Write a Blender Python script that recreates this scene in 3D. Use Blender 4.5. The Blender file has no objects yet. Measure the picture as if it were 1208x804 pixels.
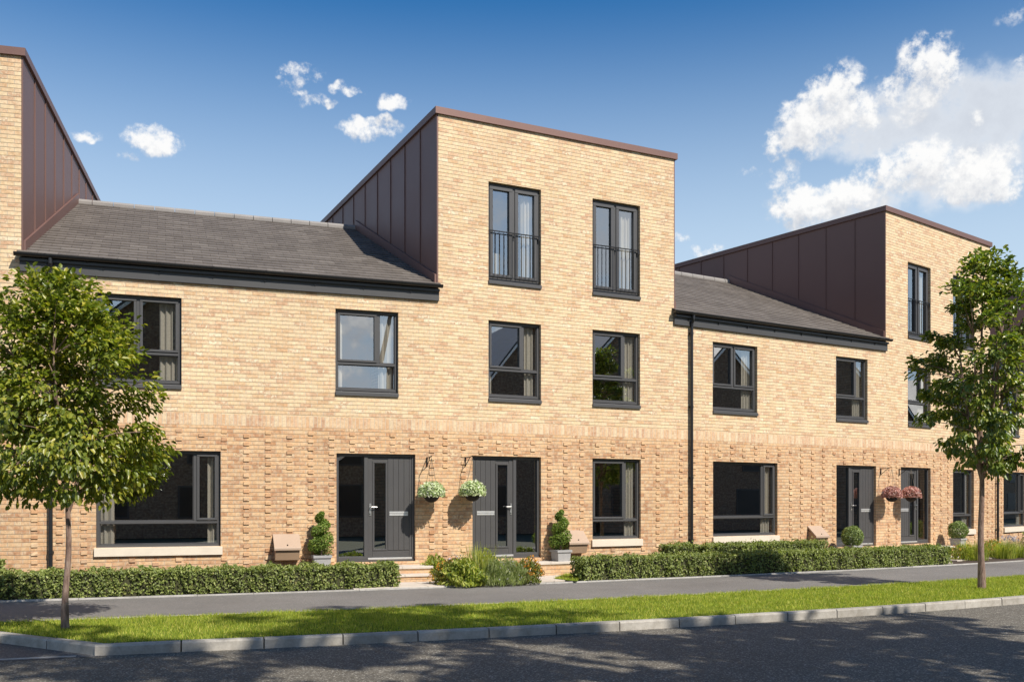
import bpy, math, random
import numpy as np
from mathutils import Vector, Matrix
R = math.radians
random.seed(7); RNG = np.random.default_rng(11)
scn = bpy.context.scene
COL = scn.collection
CAMZ = 1.72
F_, CX, YH = 1150.0, 604.0, 590.0          # focal length and horizon of the photograph (pixels of 1208 wide)

# ------------------------------------------------------------------ helpers: objects
def tag(o, label=None, cat=None, group=None, kind=None):
    if label: o['label'] = label
    if cat: o['category'] = cat
    if group: o['group'] = group
    if kind: o['kind'] = kind
    return o
def empty(name, loc, rz=0.0, parent=None):
    o = bpy.data.objects.new(name, None); COL.objects.link(o)
    o.location = loc; o.rotation_euler = (0, 0, rz); o.empty_display_size = .2
    if parent: o.parent = parent
    return o
def link(name, me, mats, parent=None, loc=None, rz=None):
    for m in (mats if isinstance(mats, (list, tuple)) else [mats]): me.materials.append(m)
    o = bpy.data.objects.new(name, me); COL.objects.link(o)
    if parent: o.parent = parent
    if loc is not None: o.location = loc
    if rz is not None: o.rotation_euler = (0, 0, rz)
    return o
class MB:
    def __init__(s): s.v=[]; s.f=[]; s.uv=[]; s.m=[]; s.sm=[]
    def face(s, pts, uv=None, m=0, smooth=False):
        i=len(s.v); s.v+= [tuple(p) for p in pts]; s.f.append(tuple(range(i,i+len(pts))))
        s.uv.append(uv if uv is not None else s.auto(pts)); s.m.append(m); s.sm.append(smooth)
    def auto(s, pts):
        a=Vector(pts[0]); n=(Vector(pts[1])-a).cross(Vector(pts[2])-a)
        ax=max(range(3), key=lambda k: abs(n[k]))
        if ax==0: return [(p[1],p[2]) for p in pts]
        if ax==1: return [(p[0],p[2]) for p in pts]
        return [(p[0],p[1]) for p in pts]
    def box(s, x0,x1,y0,y1,z0,z1, m=0, uvc=None, b=0.0):
        # box, optionally with a small chamfer b round every edge facing out
        if b<=0:
            P=lambda i,j,k:((x0,x1)[i],(y0,y1)[j],(z0,z1)[k])
            for q in ([(0,0,0),(1,0,0),(1,0,1),(0,0,1)],[(1,1,0),(0,1,0),(0,1,1),(1,1,1)],[(0,1,0),(0,0,0),(0,0,1),(0,1,1)],
                      [(1,0,0),(1,1,0),(1,1,1),(1,0,1)],[(0,0,1),(1,0,1),(1,1,1),(0,1,1)],[(0,1,0),(1,1,0),(1,0,0),(0,0,0)]):
                s.face([P(*t) for t in q], None if uvc is None else [uvc]*4, m)
            return
        def ring(bx,z): return [(x0+bx,y0+bx,z),(x1-bx,y0+bx,z),(x1-bx,y1-bx,z),(x0+bx,y1-bx,z)]
        L=[ring(b,z0),ring(0,z0+b),ring(0,z1-b),ring(b,z1)]
        for a,c in zip(L,L[1:]):
            for i in range(4):
                j=(i+1)%4; s.face([a[i],a[j],c[j],c[i]],None,m)
        s.face(L[3],None,m); s.face(L[0][::-1],None,m)
    def prism(s, poly, axis, a, b, m=0):
        # extrude 2-D polygon along an axis ('x' -> poly in (y,z), 'z' -> (x,y), 'y' -> (x,z))
        mk={'x':lambda p,t:(t,p[0],p[1]),'z':lambda p,t:(p[0],p[1],t),'y':lambda p,t:(p[0],t,p[1])}[axis]
        n=len(poly)
        for i in range(n):
            j=(i+1)%n; s.face([mk(poly[i],a),mk(poly[j],a),mk(poly[j],b),mk(poly[i],b)],None,m)
        s.face([mk(p,a) for p in poly][::-1],None,m); s.face([mk(p,b) for p in poly],None,m)
    def tube(s, pts, rad, n=8, m=0, cap=True):
        pts=[Vector(p) for p in pts]; rr=rad if isinstance(rad,(list,tuple)) else [rad]*len(pts)
        rings=[]; ref=None
        for i,p in enumerate(pts):
            d=(pts[min(i+1,len(pts)-1)]-pts[max(i-1,0)]).normalized()
            if ref is None or abs(ref.dot(d))>.98: ref=Vector((0,0,1)) if abs(d.z)<.9 else Vector((1,0,0))
            u=ref.cross(d).normalized(); w=d.cross(u); ref=w.cross(d)*-1 if False else ref
            rings.append([p+(u*math.cos(2*math.pi*k/n)+w*math.sin(2*math.pi*k/n))*rr[i] for k in range(n)])
        for a,b in zip(rings,rings[1:]):
            for k in range(n):
                j=(k+1)%n; s.face([a[k],a[j],b[j],b[k]],None,m,True)
        if cap: s.face(rings[0][::-1],None,m); s.face(rings[-1],None,m)
    def lathe(s, prof, c=(0,0,0), n=24, m=0):
        for (r0,z0),(r1,z1) in zip(prof,prof[1:]):
            for k in range(n):
                a=2*math.pi*k/n; b=2*math.pi*(k+1)/n
                P=lambda r,t,z:(c[0]+r*math.cos(t),c[1]+r*math.sin(t),c[2]+z)
                q=[P(r0,a,z0),P(r0,b,z0),P(r1,b,z1),P(r1,a,z1)]
                if r1<1e-6: q=q[:3]
                elif r0<1e-6: q=[q[0],q[2],q[3]]
                s.face(q,None,m,True)
    def mesh(s, name):
        me=bpy.data.meshes.new(name); me.from_pydata(s.v,[],s.f)
        ul=me.uv_layers.new(name='UVMap')
        ul.data.foreach_set('uv',np.array([c for u in s.uv for p in u for c in p[:2]],dtype=np.float32))
        me.polygons.foreach_set('material_index',np.array(s.m,dtype=np.int32))
        me.polygons.foreach_set('use_smooth',np.array(s.sm,dtype=bool))
        me.update(); return me
    def build(s, name, mats, parent=None, loc=None, rz=None): return link(name, s.mesh(name), mats, parent, loc, rz)

def raw_mesh(name, V, k):
    """V: (N*k,3) array, consecutive k-gons"""
    n=len(V)//k; me=bpy.data.meshes.new(name)
    me.vertices.add(len(V)); me.vertices.foreach_set('co',V.astype(np.float32).ravel())
    me.loops.add(len(V)); me.loops.foreach_set('vertex_index',np.arange(len(V),dtype=np.int32))
    me.polygons.add(n); me.polygons.foreach_set('loop_start',np.arange(0,len(V),k,dtype=np.int32))
    me.update(calc_edges=True); return me
def unit(a): return a/np.maximum(np.linalg.norm(a,axis=1,keepdims=True),1e-9)
def leaf_mesh(name, C, N, A, L, W, fold=.25, curl=.15, mats=None):
    """folded, curled leaves: centre C, normal N, axis A (all (n,3)); two quads sharing a midrib, one island per leaf"""
    n=len(C); A=unit(A); N=unit(N-A*np.sum(N*A,1,keepdims=True)); S=np.cross(A,N)
    L=np.broadcast_to(np.asarray(L,float),(n,))[:,None]; W=np.broadcast_to(np.asarray(W,float),(n,))[:,None]
    b=C-A*L*.5; t=C+A*L*.5-N*L*curl
    up=N*W*fold
    r1=C-A*L*.18+S*W*.5+up; r2=C+A*L*.2+S*W*.38+up-N*L*curl*.35
    l1=C-A*L*.18-S*W*.5+up; l2=C+A*L*.2-S*W*.38+up-N*L*curl*.35
    V=np.stack([b,r1,r2,t,l2,l1],1).reshape(-1,3)
    me=bpy.data.meshes.new(name); me.vertices.add(n*6); me.vertices.foreach_set('co',V.astype(np.float32).ravel())
    base=np.arange(n)[:,None]*6
    idx=np.concatenate([base+np.array([0,1,2,3]),base+np.array([0,3,4,5])],1).reshape(-1).astype(np.int32)
    me.loops.add(len(idx)); me.loops.foreach_set('vertex_index',idx)
    me.polygons.add(n*2); me.polygons.foreach_set('loop_start',np.arange(0,len(idx),4,dtype=np.int32))
    me.update(calc_edges=True); return me
def rvec(n): return unit(RNG.normal(size=(n,3)))

# ------------------------------------------------------------------ helpers: materials
class NT:
    def __init__(s, name):
        s.mat=bpy.data.materials.new(name); s.mat.use_nodes=True; s.t=s.mat.node_tree; s.t.nodes.clear()
        s.out=s.t.nodes.new('ShaderNodeOutputMaterial')
    def n(s, typ, **kw):
        nd=s.t.nodes.new(typ)
        for k,v in kw.items():
            if k in nd.bl_rna.properties.keys(): setattr(nd,k,v)
            else: s.set(nd.inputs[k.replace('__',' ')],v)
        return nd
    def set(s, inp, v):
        if isinstance(v,bpy.types.NodeSocket): s.t.links.new(v,inp)
        else: inp.default_value=v
    def math(s, op, a, b=None, c=None, clamp=False):
        nd=s.t.nodes.new('ShaderNodeMath'); nd.operation=op; nd.use_clamp=clamp
        for i,v in enumerate((a,b,c)):
            if v is not None: s.set(nd.inputs[i],v)
        return nd.outputs[0]
    def mix(s, f, a, b, blend='MIX'):
        nd=s.t.nodes.new('ShaderNodeMix'); nd.data_type='RGBA'; nd.blend_type=blend
        s.set(nd.inputs[0],f); s.set(nd.inputs[6],a); s.set(nd.inputs[7],b); return nd.outputs[2]
    def ramp(s, f, stops, interp='LINEAR'):
        nd=s.t.nodes.new('ShaderNodeValToRGB'); cr=nd.color_ramp; cr.interpolation=interp
        while len(cr.elements)<len(stops): cr.elements.new(1)
        for e,(p,c) in zip(cr.elements,stops): e.position=p; e.color=(c[0],c[1],c[2],1)
        s.set(nd.inputs[0],f); return nd.outputs[0]
    def noise(s, vec, scale, detail=4, rough=.55, out=0):
        nd=s.t.nodes.new('ShaderNodeTexNoise'); nd.inputs['Scale'].default_value=scale
        nd.inputs['Detail'].default_value=detail; nd.inputs['Roughness'].default_value=rough
        if vec is not None: s.t.links.new(vec,nd.inputs['Vector'])
        return nd.outputs[out]
    def coord(s, which='Object'): return s.t.nodes.new('ShaderNodeTexCoord').outputs[which]
    def bump(s, h, strength=.3, dist=.01):
        nd=s.t.nodes.new('ShaderNodeBump'); nd.inputs['Strength'].default_value=strength; nd.inputs['Distance'].default_value=dist
        s.t.links.new(h,nd.inputs['Height']); return nd.outputs[0]
    def pbr(s, color, rough=.6, metal=0.0, normal=None, spec=.5, **kw):
        p=s.t.nodes.new('ShaderNodeBsdfPrincipled')
        s.set(p.inputs['Base Color'], color if isinstance(color,bpy.types.NodeSocket) else (*color,1))
        s.set(p.inputs['Roughness'],rough); s.set(p.inputs['Metallic'],metal); s.set(p.inputs['Specular IOR Level'],spec)
        if normal is not None: s.t.links.new(normal,p.inputs['Normal'])
        s.t.links.new(p.outputs[0],s.out.inputs[0]); return p
def simple(name, col, rough=.5, metal=0.0, var=.12, scale=6, bump=0, spec=.5):
    t=NT(name); c=t.coord()
    nz=t.noise(c,scale,5)
    f=t.math('MULTIPLY_ADD',nz,2*var,1-var)
    col2=t.mix(1.0,(*col,1),f,'MULTIPLY')
    nrm=t.bump(t.noise(c,scale*25,3),bump,.004) if bump else None
    rr=t.math('ADD',rough-.08,t.math('MULTIPLY',t.noise(c,scale*.7,3),.16))
    t.pbr(col2,rr,metal,nrm,spec); return t.mat

def brick(name, stops, soldier=False, mortar=(.60,.49,.36), seed=0.0):
    t=NT(name); uv=t.coord('UV'); sp=t.n('ShaderNodeSeparateXYZ'); t.set(sp.inputs[0],uv)
    u,v=sp.outputs[0],sp.outputs[1]
    bw,bh=(.075,.30) if soldier else (.225,.075)
    rv=t.math('DIVIDE',v,bh) if not soldier else t.math('DIVIDE',t.math('ADD',v,.1),bh)
    row=t.math('FLOOR',rv); rf=t.math('FRACT',rv)
    cu=t.math('DIVIDE',u,bw)
    if not soldier: cu=t.math('ADD',cu,t.math('MULTIPLY',t.math('MODULO',t.math('ADD',row,1000.0),2.0),.5))
    col=t.math('FLOOR',cu); cf=t.math('FRACT',cu)
    cmb=t.n('ShaderNodeCombineXYZ'); t.set(cmb.inputs[0],col); t.set(cmb.inputs[1],row); t.set(cmb.inputs[2],seed)
    wn=t.n('ShaderNodeTexWhiteNoise',noise_dimensions='3D'); t.set(wn.inputs['Vector'],cmb.outputs[0])
    big=t.noise(uv,.9,3)
    val=t.math('ADD',t.math('MULTIPLY_ADD',t.noise(uv,16,3,.7),.5,t.math('MULTIPLY_ADD',wn.outputs['Value'],.95,-.22)),t.math('MULTIPLY',t.math('SUBTRACT',big,.5),.35),clamp=True)
    c=t.ramp(val,stops)
    # within-brick blotches
    bl=t.noise(uv,19,5,.7)
    c=t.mix(1.0,c,t.math('MULTIPLY_ADD',bl,1.1,.46),'MULTIPLY')
    pk=t.noise(uv,9,3,.6); c=t.mix(t.math('MULTIPLY_ADD',pk,1.5,-.62,clamp=True),c,(.76,.63,.43,1))
    # weather stains over many courses
    stm=t.n('ShaderNodeMapping',Scale=(1.6,.45,1)); t.set(stm.inputs[0],uv); st=t.noise(stm.outputs[0],.9,5,.65)
    c=t.mix(1.0,c,t.math('MULTIPLY_ADD',st,.44,.78),'MULTIPLY')
    jr=.011
    def edge(fr,size):
        d=t.math('MULTIPLY',t.math('MINIMUM',fr,t.math('SUBTRACT',1.0,fr)),size)
        mr=t.n('ShaderNodeMapRange'); t.set(mr.inputs[0],d); mr.inputs[1].default_value=jr*.32; mr.inputs[2].default_value=jr*.68
        return mr.outputs[0]
    wob=t.math('MULTIPLY',t.math('SUBTRACT',t.noise(uv,22,2),.5),.12)
    mask=t.math('MINIMUM',edge(t.math('FRACT',t.math('ADD',cf,t.math('MULTIPLY',wob,.25))),bw),edge(rf,bh))
    mort=t.mix(edge(rf,bh),(mortar[0]*.50,mortar[1]*.46,mortar[2]*.40,1),(*mortar,1))  # bed joints darkened: the shadow under each course painted into the mortar colour
    c=t.mix(mask,mort,c)
    hgt=t.math('ADD',mask,t.math('MULTIPLY',t.noise(uv,60,4),.45))
    hgt=t.math('ADD',hgt,t.math('MULTIPLY',wn.outputs['Value'],.3))
    t.pbr(c,.88,0,t.bump(hgt,.55,.006),.25); return t.mat

UP=[(0,(0.570,0.348,0.188)),(.14,(0.660,0.444,0.254)),(.28,(0.720,0.531,0.311)),(.42,(0.740,0.562,0.348)),(.54,(0.690,0.465,0.274)),(.66,(0.750,0.580,0.368)),(.80,(0.640,0.416,0.249)),(.92,(0.540,0.324,0.194)),(1,(0.780,0.648,0.443))]
LO=[(0,(0.441,0.229,0.117)),(.15,(0.559,0.318,0.165)),(.3,(0.637,0.399,0.212)),(.44,(0.657,0.426,0.234)),(.56,(0.559,0.309,0.161)),(.68,(0.657,0.434,0.242)),(.82,(0.500,0.269,0.143)),(.93,(0.412,0.215,0.117)),(1,(0.696,0.502,0.303))]
SO=[(0,(.60,.36,.20)),(.3,(.66,.45,.27)),(.5,(.70,.55,.36)),(.7,(.56,.32,.19)),(.85,(.68,.48,.29)),(1,(.50,.28,.17))]
M={}
M['brick_up']=brick('buff_brick',UP); M['brick_lo']=brick('buff_brick_textured',LO,seed=3.0,mortar=(.56,.44,.32)); M['soldier']=brick('soldier_course_brick',SO,True)
M['brick_dark']=brick('brown_brick',[(0,(.16,.10,.07)),(.4,(.22,.14,.095)),(.7,(.19,.12,.085)),(1,(.27,.19,.13))],mortar=(.28,.24,.2))
M['frame']=simple('anthracite_upvc',(.076,.074,.074),.42,0,.06,3)
M['door']=simple('anthracite_door_skin',(.070,.067,.066),.48,0,.08,4,.08)
M['black']=simple('black_plastic',(.016,.016,.018),.35,0,.15,5)
M['fascia']=simple('dark_grey_fascia',(.064,.063,.063),.45,0,.08,3)
M['steel']=simple('brushed_steel',(.46,.45,.43),.42,1.0,.1,20)
M['white_alu']=simple('pale_aluminium',(.72,.71,.69),.35,.6,.06,12)
M['stone']=simple('cast_stone',(.72,.63,.50),.8,0,.12,5,.15)
M['slab']=simple('beige_paving',(.58,.51,.43),.85,0,.16,4,.2)
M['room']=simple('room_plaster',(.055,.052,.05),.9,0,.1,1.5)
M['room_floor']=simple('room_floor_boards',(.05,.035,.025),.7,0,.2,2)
M['meter']=simple('tan_moulded_box',(.40,.27,.17),.6,0,.08,3,.05)
M['meter_lid']=simple('tan_moulded_lid',(.44,.32,.23),.55,0,.08,3,.05)
M['planter']=simple('grey_stone_planter',(.36,.35,.34),.75,0,.18,9,.2)
M['soil']=simple('garden_soil',(.055,.036,.024),.95,0,.35,14,.6)
M['iron']=simple('black_wrought_iron',(.012,.012,.013),.45,.3,.1,10)
M['basket']=simple('dark_basket_liner',(.022,.018,.016),.85,0,.4,40,.8)
M['chain']=simple('thin_basket_chain',(.16,.14,.11),.5,.5,.1,10)
M['fixing']=simple('box_lock',(.05,.045,.04),.4,.5,.1,10)

def clad(name):
    t=NT(name); c=t.coord()
    nz=t.noise(c,.7,4); fine=t.noise(c,14,4)
    col=t.mix(t.math('MULTIPLY_ADD',nz,.8,.1,clamp=True),(.180,.096,.077,1),(.228,.134,.110,1))
    col=t.mix(t.math('MULTIPLY',fine,.16),col,(.15,.10,.09,1))
    t.pbr(col,t.math('MULTIPLY_ADD',nz,.2,.4),.25,t.bump(t.noise(c,1.3,2),.30,.02),.40); return t.mat
M['clad']=clad('brown_standing_seam_metal')

def tiles():
    t=NT('dark_grey_roof_tile'); uv=t.coord('UV'); sp=t.n('ShaderNodeSeparateXYZ'); t.set(sp.inputs[0],uv); u,v=sp.outputs[0],sp.outputs[1]
    row=t.math('FLOOR',v); cu=t.math('ADD',t.math('DIVIDE',u,.33),t.math('MULTIPLY',t.math('MODULO',row,2.0),.5))
    cmb=t.n('ShaderNodeCombineXYZ'); t.set(cmb.inputs[0],t.math('FLOOR',cu)); t.set(cmb.inputs[1],row)
    wn=t.n('ShaderNodeTexWhiteNoise',noise_dimensions='2D'); t.set(wn.inputs['Vector'],cmb.outputs[0])
    c=t.ramp(wn.outputs['Value'],[(0,(.122,.104,.089)),(.5,(.142,.122,.105)),(.85,(.160,.138,.119)),(1,(.176,.153,.132))])
    c=t.mix(1.0,c,t.math('MULTIPLY_ADD',t.noise(t.coord(),9,5),.7,.65),'MULTIPLY')
    cf=t.math('FRACT',cu); d=t.math('MULTIPLY',t.math('MINIMUM',cf,t.math('SUBTRACT',1.0,cf)),.33)
    mr=t.n('ShaderNodeMapRange'); t.set(mr.inputs[0],d); mr.inputs[1].default_value=.002; mr.inputs[2].default_value=.006
    c=t.mix(mr.outputs[0],(.085,.07,.058,1),c)
    h=t.math('ADD',mr.outputs[0],t.math('MULTIPLY',wn.outputs['Value'],.8))
    t.pbr(c,.72,0,t.bump(h,.5,.006),.35); return t.mat
M['tile']=tiles(); M['ridge']=simple('grey_ridge_tile',(.27,.25,.23),.8,0,.2,3,.2)

def glass():
    t=NT('coated_window_glass'); fr=t.n('ShaderNodeLayerWeight',Blend=.5)
    fac=t.math('MULTIPLY_ADD',t.math('POWER',fr.outputs[1],4.0),.5,.42,clamp=True)
    wav=t.bump(t.noise(t.coord(),.9,1),.02,.02)
    gl=t.n('ShaderNodeBsdfGlossy',Roughness=0.0,Color=(.92,.95,.98,1)); t.t.links.new(wav,gl.inputs['Normal'])
    tr=t.n('ShaderNodeBsdfTransparent',Color=(.95,.96,.95,1))
    mx=t.n('ShaderNodeMixShader'); t.set(mx.inputs[0],fac); t.t.links.new(tr.outputs[0],mx.inputs[1]); t.t.links.new(gl.outputs[0],mx.inputs[2])
    t.t.links.new(mx.outputs[0],t.out.inputs[0]); return t.mat
M['glass']=glass()

def cloth():
    t=NT('cream_curtain_cloth'); c=t.coord()
    col=t.mix(t.noise(c,30,3),(.80,.73,.61,1),(.88,.83,.72,1))
    p=t.pbr(col,.9,0,None,.1); tl=t.n('ShaderNodeBsdfTranslucent',Color=(.7,.63,.5,1))
    mx=t.n('ShaderNodeMixShader',Fac=.25); t.t.links.new(p.outputs[0],mx.inputs[1]); t.t.links.new(tl.outputs[0],mx.inputs[2]); t.t.links.new(mx.outputs[0],t.out.inputs[0])
    return t.mat
M['curtain']=cloth()

def leafmat(name, stops, rough=.42, trans=.35, tcol=None, spec=.45):
    t=NT(name); g=t.n('ShaderNodeNewGeometry')
    c=t.ramp(g.outputs['Random Per Island'],stops)
    c=t.mix(1.0,c,t.math('MULTIPLY_ADD',t.noise(t.coord(),3.0,3),.7,.65),'MULTIPLY')
    p=t.pbr(c,rough,0,None,spec)
    tl=t.n('ShaderNodeBsdfTranslucent'); tc=t.mix(1.0,c,(tcol or (1.5,1.7,.6))+(1,),'MULTIPLY'); t.t.links.new(tc,tl.inputs[0])
    mx=t.n('ShaderNodeMixShader',Fac=trans); t.t.links.new(p.outputs[0],mx.inputs[1]); t.t.links.new(tl.outputs[0],mx.inputs[2]); t.t.links.new(mx.outputs[0],t.out.inputs[0])
    return t.mat
M['leaf_tree']=leafmat('tree_leaf',[(0,(0.101,0.136,0.022)),(.4,(0.175,0.214,0.029)),(.75,(0.276,0.296,0.036)),(1,(0.435,0.382,0.054))],.38,.34,spec=.6)
M['leaf_tree2']=leafmat('tree_leaf_deep',[(0,(0.082,0.123,0.026)),(.4,(0.139,0.193,0.034)),(.75,(0.226,0.263,0.038)),(1,(0.362,0.334,0.060))],.36,.32,spec=.65)
M['leaf_hedge']=leafmat('hedge_leaf',[(0,(.12,.15,.04)),(.35,(.19,.23,.06)),(.7,(.27,.32,.085)),(.95,(.35,.38,.12)),(1,(.38,.35,.13))],.48,.28)
M['leaf_topiary']=leafmat('topiary_leaf',[(0,(0.092,0.154,0.025)),(.5,(0.173,0.252,0.040)),(1,(0.284,0.360,0.064))],.5,.25)
M['leaf_ball']=leafmat('ball_topiary_leaf',[(0,(0.116,0.168,0.049)),(.5,(0.233,0.304,0.101)),(1,(0.396,0.448,0.168))],.5,.25)
M['leaf_bright']=leafmat('bright_bed_leaf',[(0,(0.155,0.215,0.039)),(.5,(0.311,0.358,0.057)),(1,(0.532,0.501,0.117))],.5,.35)
M['leaf_grey']=leafmat('silvery_lavender_leaf',[(0,(0.188,0.237,0.069)),(.5,(0.312,0.362,0.138)),(1,(0.450,0.475,0.230))],.6,.3)
M['leaf_bronze']=leafmat('bronze_green_leaf',[(0,(0.095,0.138,0.025)),(.5,(0.189,0.206,0.043)),(1,(0.321,0.253,0.051))],.5,.3)
M['petal_orange']=leafmat('orange_petal',[(0,(0.605,0.213,0.026)),(.5,(0.792,0.375,0.039)),(1,(0.850,0.562,0.091))],.6,.3,(1.1,1,.8))
M['petal_white']=leafmat('pale_green_white_petal',[(0,(.34,.46,.16)),(.4,(.52,.62,.30)),(.8,(.70,.74,.50)),(1,(.84,.84,.74))],.6,.3,(1.1,1.1,.9))
M['petal_pink']=leafmat('pink_petal',[(0,(.30,.17,.10)),(.35,(.55,.27,.22)),(.75,(.70,.42,.36)),(1,(.80,.62,.55))],.6,.3,(1.1,1,1))
M['petal_lilac']=leafmat('lilac_flower_head',[(0,(.42,.38,.45)),(.6,(.60,.56,.60)),(1,(.75,.73,.72))],.7,.25,(1,1,1))
M['grass']=leafmat('lawn_grass_blade',[(0,(0.168,0.223,0.026)),(.45,(0.301,0.365,0.043)),(.8,(0.447,0.481,0.066)),(1,(0.715,0.588,0.173))],.55,.35,spec=.3)
M['twig']=simple('hedge_twigs',(.05,.05,.02),.95,0,.4,30,.6)
def bark():
    t=NT('young_tree_bark'); c=t.coord(); mp=t.n('ShaderNodeMapping',Scale=(9,9,2.2)); t.set(mp.inputs[0],c)
    nz=t.noise(mp.outputs[0],3.2,6,.65)
    col=t.ramp(nz,[(.3,(.10,.062,.046)),(.5,(.24,.16,.125)),(.7,(.36,.27,.215))])
    t.pbr(col,.85,0,t.bump(nz,.7,.012),.25); return t.mat
M['bark']=bark()

def asphalt(name, a, b, speck, scale, bs=.5):
    t=NT(name); c=t.coord()
    vo=t.n('ShaderNodeTexVoronoi',Scale=scale); t.set(vo.inputs['Vector'],c)
    sp=t.n('ShaderNodeSeparateColor'); t.set(sp.inputs[0],vo.outputs['Color'])
    col=t.mix(sp.outputs[0],(*a,1),(*b,1))
    ch=t.math('GREATER_THAN',sp.outputs[1],.90); col=t.mix(t.math('MULTIPLY',ch,.8),col,(*speck,1))
    wear=t.noise(c,.35,5,.6); col=t.mix(1.0,col,t.math('MULTIPLY_ADD',wear,.7,.65),'MULTIPLY')
    pat=t.noise(c,2.3,4,.7); col=t.mix(1.0,col,t.math('MULTIPLY_ADD',pat,.3,.85),'MULTIPLY')
    h=t.math('ADD',t.math('MULTIPLY',vo.outputs['Distance'],-1.2),t.noise(c,scale*1.7,2))
    t.pbr(col,t.math('MULTIPLY_ADD',wear,.2,.68),0,t.bump(h,bs,.008),.3); return t.mat
M['road']=asphalt('road_asphalt',(.078,.069,.054),(.175,.157,.126),(.42,.39,.33),70)
M['path']=asphalt('footpath_asphalt',(.14,.131,.121),(.205,.193,.178),(.32,.30,.28),120,.35)
M['bay']=asphalt('side_road_asphalt',(.075,.074,.075),(.13,.128,.126),(.27,.26,.25),90,.4)
def concrete(name,a,b):
    t=NT(name); c=t.coord(); n1=t.noise(c,2.0,6,.65); n2=t.noise(c,45,4,.6)
    g=t.n('ShaderNodeNewGeometry')
    col=t.mix(n1,(*a,1),(*b,1)); col=t.mix(1.0,col,t.math('MULTIPLY_ADD',g.outputs['Random Per Island'],.28,.84),'MULTIPLY')
    st=t.ramp(t.noise(c,5.5,5,.7),[(.35,(.62,.60,.56)),(.6,(1,1,1))]); col=t.mix(.7,col,st,'MULTIPLY')
    col=t.mix(1.0,col,t.math('MULTIPLY_ADD',n2,.4,.8),'MULTIPLY')
    t.pbr(col,.85,0,t.bump(n2,.35,.006),.25); return t.mat
M['kerb']=concrete('kerb_concrete',(.36,.335,.29),(.50,.465,.41))
M['edging']=concrete('edging_concrete',(.40,.38,.35),(.55,.53,.49))
def lawnbase():
    t=NT('turf_base'); c=t.coord()
    col=t.mix(t.noise(c,6,5,.6),(.09,.13,.018,1),(.16,.21,.03,1)); t.pbr(col,.95,0,t.bump(t.noise(c,60,4),.8,.02),.1); return t.mat
M['turf']=lawnbase()
def far_ground():
    t=NT('far_ground'); c=t.coord(); col=t.mix(t.noise(c,.15,5),(.06,.075,.03,1),(.12,.11,.07,1)); t.pbr(col,.95); return t.mat
M['ground']=far_ground()

# ------------------------------------------------------------------ plan: a gently curving terrace
def nxt(p,deg,l): return (p[0]+l*math.cos(R(deg)),p[1]+l*math.sin(R(deg)))
P1=(-8.69,17.26); P2=(-1.50,19.84); P3=(3.735,22.49); P4=(10.16,26.49); P5=(14.82,30.23)
P0=nxt(P1,194.5,5.9); P6=nxt(P5,45.2,7.6); P7=nxt(P6,51.6,5.9)
PTS=[P0,P1,P2,P3,P4,P5,P6,P7]
def frame_of(i):
    a,b=PTS[i],PTS[i+1]; return a,math.atan2(b[1]-a[1],b[0]-a[0]),math.dist(a,b)
def wpt(i,s,off,z):                 # house i: s along the facade, off metres in front of it
    p,a,l=frame_of(i); return Vector((p[0]+s*math.cos(a)+off*math.sin(a),p[1]+s*math.sin(a)-off*math.cos(a),z))

BASE=.06; TH=.52                      # wall foot, door threshold
GF=(.86,2.65); FF=(3.79,5.49); TF=(6.25,8.38)
BAND=(3.135,3.35)
EAVES=5.86; DEPTH=10.6; RIDGE_Y=5.3; RIDGE_Z=8.55; TOWER=9.59; FALL=.022

def facade(mb, L, z1, ops, uo):
    """outer brick face with openings, reveals and an inner leaf; ops = (s0,s1,z0,z1)"""
    TH_=.32
    xs=sorted({0,L,*[o[0] for o in ops],*[o[1] for o in ops]}); zs=sorted({BASE,z1,*[z for z in BAND if z<z1],*[o[2] for o in ops],*[o[3] for o in ops]})
    def inside(x,z): return any(o[0]<x<o[1] and o[2]<z<o[3] for o in ops)
    for x0,x1 in zip(xs,xs[1:]):
        for z0,zz in zip(zs,zs[1:]):
            xm,zm=(x0+x1)/2,(z0+zz)/2
            if inside(xm,zm): continue
            m=0 if zm>BAND[1] else (1 if zm>BAND[0] else 2)
            q=[(x0,0,z0),(x1,0,z0),(x1,0,zz),(x0,0,zz)]
            off=-BAND[0]-.0975 if m==1 else -.0
            mb.face(q,[(p[0]+uo,p[2]+(off if m==1 else 0)) for p in q],m)
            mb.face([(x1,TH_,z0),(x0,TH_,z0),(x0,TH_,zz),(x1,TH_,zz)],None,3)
    for s0,s1,z0,zz in ops:
        m=0 if z0>BAND[1] else 2
        mb.face([(s0,0,z0),(s0,0,zz),(s0,TH_,zz),(s0,TH_,z0)],[(uo+.03,z0),(uo+.03,zz),(uo+.03+TH_,zz),(uo+.03+TH_,z0)],m)
        mb.face([(s1,0,zz),(s1,0,z0),(s1,TH_,z0),(s1,TH_,zz)],[(uo+.03,zz),(uo+.03,z0),(uo+.03+TH_,z0),(uo+.03+TH_,zz)],m)
        mb.face([(s0,0,zz),(s1,0,zz),(s1,TH_,zz),(s0,TH_,zz)],[(s0+uo,0),(s1+uo,0),(s1+uo,TH_),(s0+uo,TH_)],m)
        mb.face([(s0,TH_,z0),(s1,TH_,z0),(s1,0,z0),(s0,0,z0)],[(s0+uo,TH_),(s1+uo,TH_),(s1+uo,0),(s0+uo,0)],m)

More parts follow.
